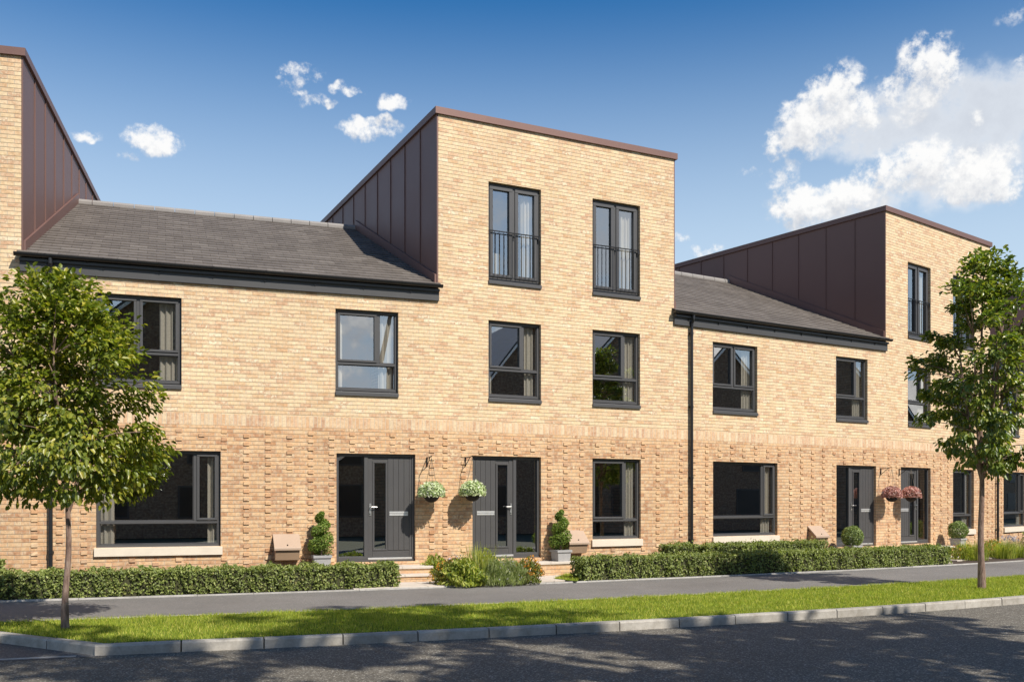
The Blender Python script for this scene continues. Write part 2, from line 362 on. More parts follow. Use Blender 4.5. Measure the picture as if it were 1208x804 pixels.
def headers(mb, L, ops, uo, first, seed):
    """projecting header bricks: every second course, neighbouring columns half a beat apart"""
    rnd=random.Random(seed); c=0; x=first
    while x<L-.14:
        z=BAND[0]-.075*2+.006-(0 if c%2==0 else .075)
        while z>.32:
            bad=any(o[0]-.125<x<o[1]+.015 and o[2]-.24<z<o[3]+.02 for o in ops)
            if not bad and rnd.random()>.05:
                d=.014+rnd.random()*.008; uu=(math.floor(rnd.random()*300)+.5)*.225; vv=(math.floor(rnd.random()*60)*2+.5)*.075
                x1=x+.105; z1=z+.064
                for q in ([(x,-d,z),(x1,-d,z),(x1,-d,z1),(x,-d,z1)],[(x,0,z),(x,-d,z),(x,-d,z1),(x,0,z1)],[(x1,-d,z),(x1,0,z),(x1,0,z1),(x1,-d,z1)],
                          [(x,-d,z1),(x1,-d,z1),(x1,0,z1),(x,0,z1)],[(x,0,z),(x1,0,z),(x1,-d,z),(x,-d,z)]):
                    mb.face(q,[(uu+(k%2)*.05-.025,vv+(k//2)*.02-.01) for k in range(4)],2)
            z-=.15
        x+=.405; c+=1

def window(house, s0,s1,z0,z1, mull, trans, sash=(True,True), sill='metal', french=False):
    w=s1-s0; fb=.055; y0,y1=.075,.15
    mb=MB(); G=[]
    zb=z0+(.10 if sill=='metal' else 0.0)
    def ring(a0,a1,b0,b1,t,ya,yb):
        mb.box(a0,a1,ya,yb,b0,b0+t,b=.006); mb.box(a0,a1,ya,yb,b1-t,b1,b=.006)
        mb.box(a0,a0+t,ya+.001,yb,b0+t,b1-t,b=.004); mb.box(a1-t,a1,ya+.001,yb,b0+t,b1-t,b=.004)
    ring(s0+.002,s1-.002,zb,z1-.002,fb,y0,y1)
    ix0,ix1,iz0,iz1=s0+fb,s1-fb,zb+fb,z1-fb
    xm=s0+w*mull; bm=.028
    zt=z1-(z1-zb)*trans if trans else iz0
    if trans: mb.box(ix0,ix1,y0+.004,y1-.002,zt-bm,zt+bm,b=.005)
    zlo=zt+bm if trans else iz0
    mb.box(xm-bm,xm+bm,y0+.006,y1-.004,zlo,iz1,b=.005)
    cells=[(ix0,xm-bm,zlo,iz1,sash[0]),(xm+bm,ix1,zlo,iz1,sash[1])]
    if trans: cells.append((ix0,ix1,iz0,zt-bm,False))
    for a0,a1,b0,b1,sa in cells:
        t=(.075 if french else .045) if sa else .012
        ring(a0+.003,a1-.003,b0+.003,b1-.003,t,y0-.014 if sa else y0+.02,y1-.01)
        G.append((a0+t,a1-t,b0+t,b1-t))
    fr=mb.build('window',M['frame'],house)
    g=MB()
    for a0,a1,b0,b1 in G:
        tl=random.uniform(-.0022,.0022)          # panes are never perfectly in line
        g.face([(a0-.005,.112-tl,b0-.005),(a1+.005,.112+tl,b0-.005),(a1+.005,.112+tl,b1+.005),(a0-.005,.112-tl,b1+.005)])
    g.build('pane',M['glass'],fr)
    if sill=='metal':
        k=MB(); k.prism([(-.035,z0-.002),(-.035,z0+.062),(-.03,z0+.07),(.12,z0+.10),(.12,z0-.002)],'x',s0-.0,s1+.0)
        k.build('sill',M['frame'],fr)
    else:
        k=MB(); k.prism([(-.05,z0-.155),(-.05,z0-.012),(.07,z0+.004),(.07,z0-.155)],'x',s0-.03,s1+.03); k.build('sill',M['stone'],fr)
    return fr

def curtain(i, s0, s1, z0, z1, label, side='x'):
    n=28; mb=MB(); w=s1-s0; ph=random.random()*6
    P=[]
    for k in range(n+1):
        t=k/n; x=s0+w*t; P.append((x,.20+.022*math.sin(ph+t*w*62)+.006*math.sin(t*40+ph)))
    for th in (0,.004):
        for a,b in zip(P,P[1:]):
            q=[(a[0],a[1]+th,z0),(b[0],b[1]+th,z0),(b[0],b[1]+th,z1),(a[0],a[1]+th,z1)]
            mb.face(q if th==0 else q[::-1],None,0,True)
    mb.face([(P[0][0],P[0][1],z0),(P[0][0],P[0][1],z1),(P[0][0],P[0][1]+.004,z1),(P[0][0],P[0][1]+.004,z0)])
    mb.face([(P[-1][0],P[-1][1],z1),(P[-1][0],P[-1][1],z0),(P[-1][0],P[-1][1]+.004,z0),(P[-1][0],P[-1][1]+.004,z1)])
    p,a,l=frame_of(i)
    # origin at the curtain's own foot
    me=mb.mesh('curtain'); me.transform(Matrix.Translation((-(s0+s1)/2,-.20,-z0)))
    w_=wpt(i,(s0+s1)/2,-.20,z0)
    o=link('curtain',me,M['curtain'],None,w_,a); tag(o,label,'curtain','cream curtains behind the windows'); return o

def door(house, s0, s1, mir):
    """door set: frame with one sidelight, boarded leaf with a slot of glass, handle, letter plate"""
    z0,z1=.50,2.65; W=s1-s0
    X=lambda a:(s0+a) if not mir else (s1-a)
    def bx(mb,xa,xb,*r,**k):
        p,q=sorted((X(xa),X(xb))); mb.box(p,q,*r,**k)
    f=MB(); fb=.055
    bx(f,.002,W-.002,.07,.16,z1-fb,z1-.002,b=.005); bx(f,.002,fb,.071,.16,z0+.04,z1-fb,b=.005); bx(f,W-fb,W-.002,.071,.16,z0+.04,z1-fb,b=.005)
    SL=.60; bx(f,SL-.035,SL+.035,.068,.16,z0+.04,z1-fb,b=.005); bx(f,fb,SL-.035,.069,.16,z0+.04,z0+.11,b=.005)
    bx(f,.002,W-.002,.06,.17,z0,z0+.04,b=.004)
    fr=f.build('door_frame',M['frame'],house)
    g=MB(); a,b=sorted((X(fb-.005),X(SL-.03))); g.face([(a,.115,z0+.10),(b,.115,z0+.10),(b,.115,z1-fb+.005),(a,.115,z1-fb+.005)]); g.build('sidelight',M['glass'],fr)
    # leaf from SL+.035 to W-fb
    l0,l1=SL+.04,W-fb-.005; zb,zt=z0+.085,z1-fb-.006
    gx0,gx1=l0+.13,l0+.36; gz0,gz1=zb+.17,zt-.12
    m=MB()
    bx(m,gx1+.035,l1-.001,.096,.135,zb+.001,zt-.001); bx(m,l0+.001,gx0-.035,.096,.135,zb+.001,zt-.001)
    bx(m,gx0-.035,gx1+.035,.096,.135,zb+.001,gz0-.035); bx(m,gx0-.035,gx1+.035,.096,.135,gz1+.035,zt-.001)
    e=gx1+.045; nb=4; bw=(l1-.045-e)/nb
    for k in range(nb): bx(m,e+k*bw+.003,e+(k+1)*bw-.003,.085,.0955,zb+.14,zt-.02,b=.003)
    bx(m,l1-.042,l1,.086,.0955,zb,zt,b=.002); bx(m,l0,gx0-.04,.086,.0955,zb,zt,b=.002); bx(m,gx0-.036,l1-.046,.0862,.0955,zb,zb+.125,b=.002)
    for (p,q,r,s_) in ((gx0-.035,gx1+.035,gz1,gz1+.035),(gx0-.035,gx1+.035,gz0-.035,gz0),(gx0-.035,gx0,gz0,gz1),(gx1,gx1+.035,gz0,gz1)):
        bx(m,p,q,.076,.14,r,s_,b=.004)
    lf=m.build('door',M['door'],house)
    g=MB(); a,b=sorted((X(gx0-.004),X(gx1+.004))); g.face([(a,.11,gz0-.004),(b,.11,gz0-.004),(b,.11,gz1+.004),(a,.11,gz1+.004)]); g.build('glazing',M['glass'],lf)
    h=MB(); hx=l0+.045; bx(h,hx-.02,hx+.02,.074,.0855,1.42,1.66,b=.003)
    p=[(X(hx),.085,1.59),(X(hx),.03,1.59),(X(hx+.02),.025,1.59),(X(hx+.13),.028,1.588)]; h.tube(p,.010,8); h.tube([(X(hx),.073,1.47),(X(hx),.055,1.47)],.014,10)
    h.build('handle',M['steel'],lf)
    lp=MB(); lx0,lx1=gx1+.075,l1-.075; bx(lp,lx0,lx1,.074,.0845,1.415,1.455,b=.003); bx(lp,lx0,lx1,.074,.0845,1.462,1.50,b=.003); lp.build('letter_plate',M['white_alu'],lf)
    t=MB(); bx(t,l0-.002,l1+.002,.055,.14,z0+.041,z0+.081,b=.004); t.build('threshold_bar',M['white_alu'],lf)

def roof_wing(house, L):
    mb=MB(); y0,z0=-.11,6.085; n=24; nrm=Vector((0,-(RIDGE_Z-z0),(RIDGE_Y-y0))).normalized()
    dy=(RIDGE_Y-y0)/n; dz=(RIDGE_Z-z0)/n; up=.017
    lo=-.06; hi=L+.02
    rnd=random.Random(int(L*1000))
    for k in range(n):
        ya,za=y0+dy*k,z0+dz*k; yb,zb=ya+dy*1.02,za+dz*1.02
        a=Vector((0,ya,za))+nrm*(up+.004+rnd.uniform(-.002,.003)); b=Vector((0,yb,zb))+nrm*.002
        mb.face([(lo,a.y,a.z),(hi,a.y,a.z),(hi,b.y,b.z),(lo,b.y,b.z)],[(0,k+.02),(hi-lo,k+.02),(hi-lo,k+.98),(0,k+.98)],0)
        c=Vector((0,ya,za))
        mb.face([(lo,c.y,c.z-.01),(hi,c.y,c.z-.01),(hi,a.y,a.z),(lo,a.y,a.z)],[(0,k+.02),(hi-lo,k+.02),(hi-lo,k+.04),(0,k+.04)],0)
    # back slope
    mb.face([(lo,RIDGE_Y,RIDGE_Z+.01),(hi,RIDGE_Y,RIDGE_Z+.01),(hi,DEPTH+.1,6.08),(lo,DEPTH+.1,6.08)],[(0,.1),(L,.1),(L,.9),(0,.9)],0)
    mb.face([(lo,RIDGE_Y,RIDGE_Z-.05),(lo,DEPTH,6.0),(hi,DEPTH,6.0),(hi,RIDGE_Y,RIDGE_Z-.05)],None,0)
    mb.face([(lo,y0,z0-.03),(lo,RIDGE_Y,RIDGE_Z-.05),(hi,RIDGE_Y,RIDGE_Z-.05),(hi,y0,z0-.03)],None,0)
    rf=mb.build('roof',M['tile'],house)
    rd=MB(); x=lo
    while x<hi-.1:
        x1=min(x+.45,hi); pts=[]
        for t in range(7):
            an=R(200-220*t/6); pts.append((RIDGE_Y+.11*math.cos(an),RIDGE_Z+.005+.10*math.sin(an)))
        rd.prism(pts,'x',x,x1-.014); x=x1
    rd.build('ridge',M['ridge'],rf)

def wing_house(i, label, full=True):
    p,a,L=frame_of(i); h=empty('terraced_house',(p[0],p[1],0),a); tag(h,label,'house','houses of the buff brick terrace')
    ops=[(1.21,2.69,*FF),(5.55,6.81,*FF),(1.22,3.39,*GF),(5.57,7.16,.50,2.65)]
    mb=MB(); uo=i*13.7; facade(mb,L,EAVES,ops,uo); headers(mb,L,ops,uo,.16,i)
    mb.face([(0,.32,BASE),(0,DEPTH,BASE),(0,DEPTH,EAVES),(0,.32,EAVES)],None,0); mb.face([(L,DEPTH,BASE),(L,.32,BASE),(L,.32,EAVES),(L,DEPTH,EAVES)],None,0)
    mb.face([(L,DEPTH,BASE),(0,DEPTH,BASE),(0,DEPTH,EAVES),(L,DEPTH,EAVES)],None,0)
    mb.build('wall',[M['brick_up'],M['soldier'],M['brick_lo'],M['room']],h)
    interior(h,L,[.5,3.1,5.8])
    roof_wing(h,L)
    f=MB(); f.box(-.02,L+.005,-.05,-.003,5.77,6.02,b=.004); f.box(-.02,L+.005,-.10,-.052,5.95,6.0); f.build('fascia',M['fascia'],h)
    g=MB(); n=10
    for rr,flip in ((.062,False),(.056,True)):
        for k in range(n):
            t0,t1=math.pi+math.pi*k/n,math.pi+math.pi*(k+1)/n
            q=[(-.10,-.135+rr*math.cos(t0),6.075+rr*math.sin(t0)),(-.10,-.135+rr*math.cos(t1),6.075+rr*math.sin(t1)),(L+.05,-.135+rr*math.cos(t1),6.075+rr*math.sin(t1)),(L+.05,-.135+rr*math.cos(t0),6.075+rr*math.sin(t0))]
            g.face(q if flip else q[::-1],None,0,True)
    for e in (-.10,L+.05):
        g.prism([(-.135+.064*math.cos(math.pi+math.pi*k/8),6.076+.064*math.sin(math.pi+math.pi*k/8)) for k in range(9)],'x',e-.004,e+.004)
    x=.4
    while x<L: g.prism([(-.135+.069*math.cos(math.pi+math.pi*k/8),6.078+.069*math.sin(math.pi+math.pi*k/8)) for k in range(9)],'x',x-.016,x+.016); g.box(x-.012,x+.012,-.075,-.048,5.90,5.94); x+=.95
    g.build('gutter',M['black'],h)
    d=MB(); dx=.48
    d.tube([(dx,-.135,6.02),(dx,-.135,5.93),(dx,-.085,5.84),(dx,-.075,5.76),(dx,-.075,.15)],.036,12)
    for z in (5.6,3.9,2.25,.8): d.tube([(dx,-.075,z-.03),(dx,-.075,z+.03)],.044,12); d.box(dx-.05,dx+.05,-.04,-.002,z-.018,z+.018)
    d.build('downpipe',M['black'],h)
    window(h,*ops[0][:2],*ops[0][2:],.49,.655); window(h,*ops[1][:2],*ops[1][2:],.685,.66,(True,False))
    window(h,*ops[2][:2],*ops[2][2:],.79,.745,(False,True),'stone'); door(h,5.57,7.16,False)
    return h

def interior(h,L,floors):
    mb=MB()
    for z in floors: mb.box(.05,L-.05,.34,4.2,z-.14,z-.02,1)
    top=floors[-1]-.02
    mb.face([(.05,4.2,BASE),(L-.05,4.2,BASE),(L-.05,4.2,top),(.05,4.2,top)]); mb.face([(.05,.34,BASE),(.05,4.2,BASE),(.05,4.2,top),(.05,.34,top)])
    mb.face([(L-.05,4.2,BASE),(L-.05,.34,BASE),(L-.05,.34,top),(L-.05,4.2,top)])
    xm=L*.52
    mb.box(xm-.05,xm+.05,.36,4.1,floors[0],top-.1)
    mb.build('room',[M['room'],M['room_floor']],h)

def tower_house(i, label, railings=True):
    p,a,L=frame_of(i); h=empty('tower_house',(p[0],p[1],0),a); tag(h,label,'house','houses of the buff brick terrace')
    ops=[(1.13,2.38,*TF),(3.67,4.93,*TF),(1.13,2.38,*FF),(3.67,4.93,*FF),(3.67,4.95,*GF),(.765,2.38,.50,2.65)]
    mb=MB(); uo=i*13.7+4; facade(mb,L,TOWER,ops,uo); headers(mb,L,ops,uo,.10,i)
    D=DEPTH+.4; zb=TOWER-FALL*D
    mb.face([(0,.32,BASE),(0,D,BASE),(0,D,zb),(0,.32,TOWER-.01)],None,0); mb.face([(L,D,BASE),(L,.32,BASE),(L,.32,TOWER-.01),(L,D,zb)],None,0)
    mb.face([(L,D,BASE),(0,D,BASE),(0,D,zb),(L,D,zb)],None,0)
    for x in (0,L): mb.face([(x,0,BASE),(x,.32,BASE),(x,.32,TOWER),(x,0,TOWER)] if x else [(x,.32,BASE),(x,0,BASE),(x,0,TOWER),(x,.32,TOWER)],None,0)
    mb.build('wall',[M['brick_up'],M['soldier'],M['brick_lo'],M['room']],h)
    interior(h,L,[.5,3.1,5.75,8.9])
    r=MB(); r.face([(.02,.3,9.3),(L-.02,.3,9.3),(L-.02,D,zb-.3),(.02,D,zb-.3)]); r.build('roof',M['fascia'],h)
    zt=lambda y: TOWER-FALL*max(y,0)
    for sx,sg in ((0,-1),(L,1)):            # standing seam cladding on both flanks
        c=MB(); x0=sx+sg*.004; x1=sx+sg*.028
        lo,hi=sorted((x0,x1))
        c.prism([(.004,5.4),(D,5.4),(D,zt(D)-.01),(.004,zt(0)-.01)],'x',lo,hi)
        y=.92
        while y<D:
            q0,q1=sorted((sx+sg*.028,sx+sg*.046)); c.box(q0,q1,y-.007,y+.007,5.4,zt(y)-.012); y+=.92
        # upstand flashing that follows the neighbour's roof slope, with its shadow gap
        q0,q1=sorted((sx+sg*.03,sx+sg*.072)); k=(RIDGE_Z-6.085)/(RIDGE_Y+.11)
        c.prism([(.02,6.10),(RIDGE_Y,RIDGE_Z+.0),(RIDGE_Y,RIDGE_Z+.22),(.02,6.32)],'x',q0,q1)
        c.build('cladding',M['clad'],h)
    k=MB(); o=.045; hgt=.125
    def cap(x0,x1,y0,y1):
        P=lambda x,y,d:(x,y,zt(y)+d)
        q=[(x0,y0),(x1,y0),(x1,y1),(x0,y1)]
        k.face([P(x,y,hgt) for x,y in q]); k.face([P(x,y,-.012) for x,y in q][::-1])
        for i_ in range(4):
            (xa,ya),(xb,yb)=q[i_],q[(i_+1)%4]; k.face([P(xa,ya,-.012),P(xb,yb,-.012),P(xb,yb,hgt),P(xa,ya,hgt)])
    cap(-.075,L+.075,-o,.30); cap(-.075,.28,.301,D+.05); cap(L-.28,L+.075,.301,D+.05); cap(.281,L-.281,D-.3,D+.05)
    k.build('parapet_coping',M['clad'],h)
    for s0,s1 in ((1.13,2.38),(3.67,4.93)):
        w=window(h,s0,s1,*TF,.5,0,(True,True),'metal',True)
        j=MB(); zr=6.25+.10+1.02
        j.box(s0+.0,s1-.0,.012,.034,zr-.010,zr+.010,b=.003)
        for q in (s0+.03,(s0+s1)/2,s1-.03): j.box(q-.02,q+.02,.0145,.0315,zr-.085,zr-.0105)
        j.box(s0+.0,s1-.0,.016,.030,6.41,6.425)
        nb=12
        for q in range(nb):
            x=s0+.05+(s1-s0-.1)*q/(nb-1); j.box(x-.005,x+.005,.017,.027,6.425,zr-.012)
        j.build('balcony_railing',M['iron'],h)
    window(h,1.13,2.38,*FF,.67,.635,(True,False)); window(h,3.67,4.93,*FF,.685,.66,(True,False)); window(h,3.67,4.95,*GF,.70,.765,(True,False),'stone')
    door(h,.765,2.38,True)
    return h

tower_house(0,'tall brick house cut off at the left edge of the picture')
wing_house(1,'two storey brick house with slate grey roof behind the left tree')
tower_house(2,'three storey flat roofed brick house in the middle of the row')
wing_house(3,'two storey brick house between the middle tower and the right hand tower')
tower_house(4,'three storey brick house partly behind the right tree')
wing_house(5,'two storey brick house just showing at the right edge behind the right tree')
tower_house(6,'farthest brown clad tower peeping out beyond the right tree')

# curtains (each hangs behind one window)
c_=curtain
c_(1,2.30,2.63,3.95,5.42,'cream curtain in the upper window just right of the left tree')
c_(1,6.45,6.76,3.95,5.42,'cream curtain at the right of the upper window above the left front door')
c_(1,5.60,5.72,3.95,5.42,'narrow cream curtain at the left of the upper window above the left front door')
c_(1,1.29,1.52,.90,2.58,'cream curtain at the left of the wide ground window behind the left tree')
c_(1,3.16,3.36,.90,2.58,'cream curtain at the right of the wide ground window behind the left tree')
c_(2,2.00,2.26,6.45,8.28,'pale curtain behind the left railed window at the top of the middle tower')
c_(2,1.20,1.5,6.45,6.95,'short pale net low behind the left railed window of the middle tower')
c_(2,4.52,4.78,6.45,8.28,'pale curtain behind the right railed window at the top of the middle tower')
c_(2,2.06,2.30,3.95,5.42,'cream curtain at the right of the first floor window with the roof reflection')
c_(2,1.18,1.30,3.95,5.42,'narrow cream curtain at the left of the first floor window with the roof reflection')
c_(2,4.60,4.84,3.95,5.42,'cream curtain in the dark right first floor window of the middle tower')
c_(2,4.62,4.86,.90,2.58,'cream curtain in the ground floor window of the middle tower')
c_(3,2.32,2.62,3.95,5.42,'cream curtain in the upper window right of the middle downpipe')
c_(3,6.40,6.70,3.95,5.42,'cream curtain in the narrow upper window before the right tower')
c_(3,2.98,3.28,.90,2.58,'cream curtain in the wide ground window right of the middle downpipe')
c_(4,1.98,2.24,6.45,8.28,'pale curtain in the railed window of the right tower')
c_(4,2.02,2.30,3.95,5.42,'cream curtain in the first floor window half behind the right tree')
c_(4,4.58,4.84,.90,2.58,'cream curtain in the ground window beside the right tree trunk')
c_(5,3.0,3.3,.90,2.58,'cream curtain in the ground window at the far right edge')

# ------------------------------------------------------------------ ground, road, verge, path
def interp(tab):
    xs=[t[0] for t in tab]; co=np.polyfit(xs,[t[1] for t in tab],3); return lambda x: float(np.polyval(co,x))
KERB=interp([(-4.75,10.80),(-4.38,10.89),(-3.5,11.15),(-2.6,11.42),(-1.74,11.74),(-.86,12.02),(0,12.34),(.87,12.68),(1.72,13.02),(2.55,13.30),(3.37,13.66),(4.22,14.06),(5.02,14.43),(5.86,14.87),(6.67,15.29),(7.45,15.69),(8.53,16.27),(12,18.35),(18,22.8)])
VBK=interp([(-9,12.2),(-6.78,12.9),(-5.8,13.19),(-4.75,13.53),(-3.68,13.92),(-2.55,14.35),(-2.08,14.55),(-.58,15.07),(.49,15.49),(1.33,15.87),(2.52,16.43),(4.13,17.18),(5.66,17.93),(7.45,18.85),(9.28,19.89),(10.93,20.85),(18,25.6)])
PBK=interp([(-12,14.1),(-8.1,15.4),(-7.42,15.65),(-6.58,15.94),(-5.45,16.31),(-4.41,16.67),(-3.04,17.17),(-2.47,17.36),(-1.3,17.83),(.26,18.51),(1.26,19.0),(2.3,19.5),(3.82,20.28),(5.02,20.92),(6.89,21.92),(9.18,23.14),(11.35,24.38),(13.41,25.6),(19,29.6)])
def strip(fa,fb,x0,x1,n,z,name,mat,zb=None):
    mb=MB()
    for k in range(n):
        a=x0+(x1-x0)*k/n; b=x0+(x1-x0)*(k+1)/n
        mb.face([(a,fa(a),z),(b,fa(b),z),(b,fb(b),z if zb is None else zb),(a,fb(a),z if zb is None else zb)])
    return tag(mb.build(name,mat),kind='structure')
g=MB(); g.face([(-600,-600,-.03),(600,-600,-.03),(600,600,-.03),(-600,600,-.03)]); tag(g.build('ground',M['ground']),kind='structure')
# carriageway
mb=MB(); xs=np.linspace(-40,40,60)
for a,b in zip(xs,xs[1:]):
    f=lambda x: KERB(min(max(x,-4.75),18))+(.38*(min(x,-4.75)+4.75)) + max(0,x-18)*.85
    mb.face([(a,f(a)-7.2,0),(b,f(b)-7.2,0),(b,f(b)+.05,0),(a,f(a)+.05,0)])
tag(mb.build('road',M['road']),kind='structure')
# side road bay on the left, behind a flush joint
COR=(-4.60,10.80)
kd=Vector((-1.33,.81,0)).normalized()
mb=MB(); mb.face([(-14,7.35,.004),(COR[0]+.1,COR[1]-.03,.004),(COR[0]+kd.x*12,COR[1]+kd.y*12+.4,.004),(-16,16,.004)]); tag(mb.build('side_road',M['bay']),kind='structure')
mb=MB(); d=Vector((-1,-.33,0)).normalized(); q=Vector((COR[0]-.2,COR[1]-.07,0)); n_=Vector((-d.y,d.x,0))
for k in range(9):
    a=q+d*(k*.92); b=q+d*(k*.92+.90); mb.prism([(a.x,a.y),(b.x,b.y),(b.x-n_.x*.06,b.y-n_.y*.06),(a.x-n_.x*.06,a.y-n_.y*.06)],'z',-.02,.010)
tag(mb.build('channel_edging',M['edging']),kind='structure')
# kerb: 915 mm stones laid end to end
def stones(pts,wid,h,z0,length,gap,name,mat,cham,side=1):
    mb=MB(); pts=[Vector((p[0],p[1],0)) for p in pts]
    d=[0]
    for a,b in zip(pts,pts[1:]): d.append(d[-1]+(b-a).length)
    def at(s):
        for k in range(len(d)-1):
            if s<=d[k+1] or k==len(d)-2: return pts[k].lerp(pts[k+1],(s-d[k])/(d[k+1]-d[k]))
    s=0
    while s+length<d[-1]:
        a,b=at(s+gap/2),at(s+length-gap/2); dr=(b-a).normalized(); nn=Vector((-dr.y,dr.x,0))*side
        dz=random.uniform(-.003,.003); sh=random.uniform(-.003,.003)
        prof=[(sh,z0),(sh+.004,h-cham+dz),(cham*.8+sh,h+dz),(wid-.006,h+dz),(wid,h-.006+dz),(wid,z0)]
        A=[a+nn*p[0]+Vector((0,0,p[1])) for p in prof]; B=[b+nn*p[0]+Vector((0,0,p[1])) for p in prof]
        base=len(mb.v); mb.v+=[tuple(p) for p in A+B]; m_=len(prof)
        for k in range(m_):
            j=(k+1)%m_; mb.f.append((base+k,base+m_+k,base+m_+j,base+j)); mb.uv.append([(0,0)]*4); mb.m.append(0); mb.sm.append(False)
        mb.f.append(tuple(base+k for k in range(m_))); mb.uv.append([(0,0)]*m_); mb.m.append(0); mb.sm.append(False)
        mb.f.append(tuple(base+m_+k for k in range(m_))[::-1]); mb.uv.append([(0,0)]*m_); mb.m.append(0); mb.sm.append(False)
        s+=length
    return tag(mb.build(name,mat),kind='structure')
cor=Vector((COR[0],COR[1],0))
leftp=[(cor+kd*t) for t in (11,6,3,1.2)]
arc=[cor+kd*.55,cor+kd*.25+Vector((.03,-.03,0)),Vector((COR[0]+.18,COR[1]+.03,0))]
main=[(x,KERB(x)) for x in np.arange(-4.1,24,.5)]
off0=.915*math.ceil(1)
stones([(cor.x+kd.x*.004,cor.y+kd.y*.004)]+[(cor.x+kd.x*t,cor.y+kd.y*t) for t in (3,6,9,12)],.135,.118,-.05,.915,.016,'kerb',M['kerb'],.022,-1)
stones([(cor.x-.03,cor.y-.005)]+main,.135,.122,-.05,.915,.016,'kerb',M['kerb'],.022,1)
# verge
def kb(x):
    if x>=-4.5: return KERB(x)+.13
    t=(x-COR[0])/kd.x; return COR[1]+kd.y*t+.15
strip(kb,lambda x:max(VBK(x),kb(x)+.02),-7.6,22,110,.112,'verge',M['turf'])
strip(lambda x:VBK(x)+.05,PBK,-14,22,110,.118,'footpath',M['path'])
strip(lambda x:PBK(x)+.02,lambda x:PBK(x)+5.0,-16,24,90,.128,'front_garden',M['soil'],.14)
def edgepts(fn,x0,x1): return [(x,fn(x)) for x in np.arange(x0,x1,.4)]
stones(edgepts(lambda x:VBK(x),-9,22),.05,.122,.0,.915,.006,'path_edging',M['edging'],.006,1)
stones(edgepts(lambda x:PBK(x)-.005,-14,22),.05,.145,.0,.915,.006,'path_edging',M['edging'],.006,1)
# grass blades
def blades(n,x0,x1,fa,fb,hmin,hmax,wid,name,dens=None,z=.112):
    x=RNG.uniform(x0,x1,n*2); a=np.array([fa(v) for v in x]); b=np.array([fb(v) for v in x]); t=RNG.random(n*2)
    # accept by width so the density stays even
    keep=RNG.random(n*2)<(np.clip(b-a,0,None)/np.max(b-a)); x,a,b,t=x[keep][:n],a[keep][:n],b[keep][:n],t[keep][:n]
    y=a+(b-a)*t; n=len(x); an=RNG.uniform(0,2*math.pi,n); h=RNG.uniform(hmin,hmax,n)*(.75+.5*(np.sin(x*2.1+y*3.3)*.5+.5)*RNG.random(n)+.15*np.sin(x*7+y*5))
    lean=RNG.uniform(.1,.75,n)*h; la=RNG.uniform(0,2*math.pi,n)
    dx=np.cos(an)*wid/2; dy=np.sin(an)*wid/2
    v0=np.stack([x-dx,y-dy,np.full(n,z)],1); v1=np.stack([x+dx,y+dy,np.full(n,z)],1); v2=np.stack([x+np.cos(la)*lean,y+np.sin(la)*lean,z+h],1)
    me=raw_mesh(name,np.stack([v0,v1,v2],1).reshape(-1,3),3); return me
gm=blades(150000,-7.4,13,lambda x:kb(x)+.0,lambda x:VBK(x)+.03,.025,.06,.008,'grass')
gr=link('grass',gm,M['grass']); tag(gr,'bright green mown grass on the roadside verge','grass',kind='stuff')

# small lawn patch beside the middle steps
def patch(pts,z,name,mat):
    mb=MB(); mb.face([(p.x,p.y,z) for p in pts]); return tag(mb.build(name,mat),kind='structure')
# slabs to the doors
def px(x,y,z):                       # where the photo's pixel meets the level z
    Y=F_*(CAMZ-z)/(y-YH); return Vector(((x-CX)/F_*Y,Y,z))
def slabpath(i,s0,s1,o1,name):
    mb=MB(); n=max(2,round((s1-s0)/.6)); p,a,L=frame_of(i)
    A=[wpt(i,s,0,0) for s in (s0,s1)]
    # from the landing down to the back of the path
    for k in range(n):
        sa=s0+(s1-s0)*k/n; sb=s0+(s1-s0)*(k+1)/n
        def front(s):
            o=o1
            for _ in range(60):
                q=wpt(i,s,o,0)
                if q.y<PBK(q.x)+.05: break
                o+=.02
            return o
        fa,fb=front(sa),front(sb); m=3
        for j in range(m):
            ta,tb=j/m,(j+1)/m; g_=.006
            c=[wpt(i,sa+g_,o1+(fa-o1)*ta+g_,0),wpt(i,sb-g_,o1+(fb-o1)*ta+g_,0),wpt(i,sb-g_,o1+(fb-o1)*tb-g_,0),wpt(i,sa+g_,o1+(fa-o1)*tb-g_,0)]
            dz=random.uniform(-.002,.002)
            mb.prism([(v.x,v.y) for v in c][::-1],'z',.10,.155+dz)
    return tag(mb.build(name,M['slab']),kind='structure')
slabpath(1,5.55,7.62,.85,'paving'); slabpath(2,.55,2.95,.5,'paving'); slabpath(3,5.5,7.5,.85,'paving'); slabpath(4,.55,2.9,.5,'paving')

def steps(i,a0,a1,b0,b1,label):
    p,a,L=frame_of(i); h=empty('front_steps',wpt(i,a0,0,.12),a); tag(h,label,'steps','front door steps')
    # local: x along facade from a0, y negative in front
    w=a1-a0
    m=MB(); m.box(0,w,-.47,-.003,0,.255); m.box(b0-a0,b1-a0,-.80,-.473,0,.125); m.build('riser',M['brick_lo'],h)
    t=MB(); n=max(1,round(w/.62))
    for k in range(n): t.box(w*k/n+(-.02 if k==0 else .003),w*(k+1)/n+(.02 if k==n-1 else -.003),-.495,-.003,.257,.31,b=.006)
    n=max(1,round((b1-b0)/.62)); ww=b1-b0
    for k in range(n): t.box(b0-a0+ww*k/n+(-.02 if k==0 else .003),b0-a0+ww*(k+1)/n+(.02 if k==n-1 else -.003),-.825,-.474,.127,.17,b=.006)
    t.build('tread',M['slab'],h)
steps(1,4.95,7.38,5.45,7.40,'brick edged front steps beside the cut end of the left hedge')
steps(2,.45,2.98,.45,1.9,'brick edged landing with a planter, behind the flower bed')
steps(3,5.45,7.38,5.45,7.40,'front steps of the left door of the right hand pair, behind the hedge')
steps(4,.55,2.95,.55,1.9,'front landing of the right door of the right hand pair, behind the hedge')

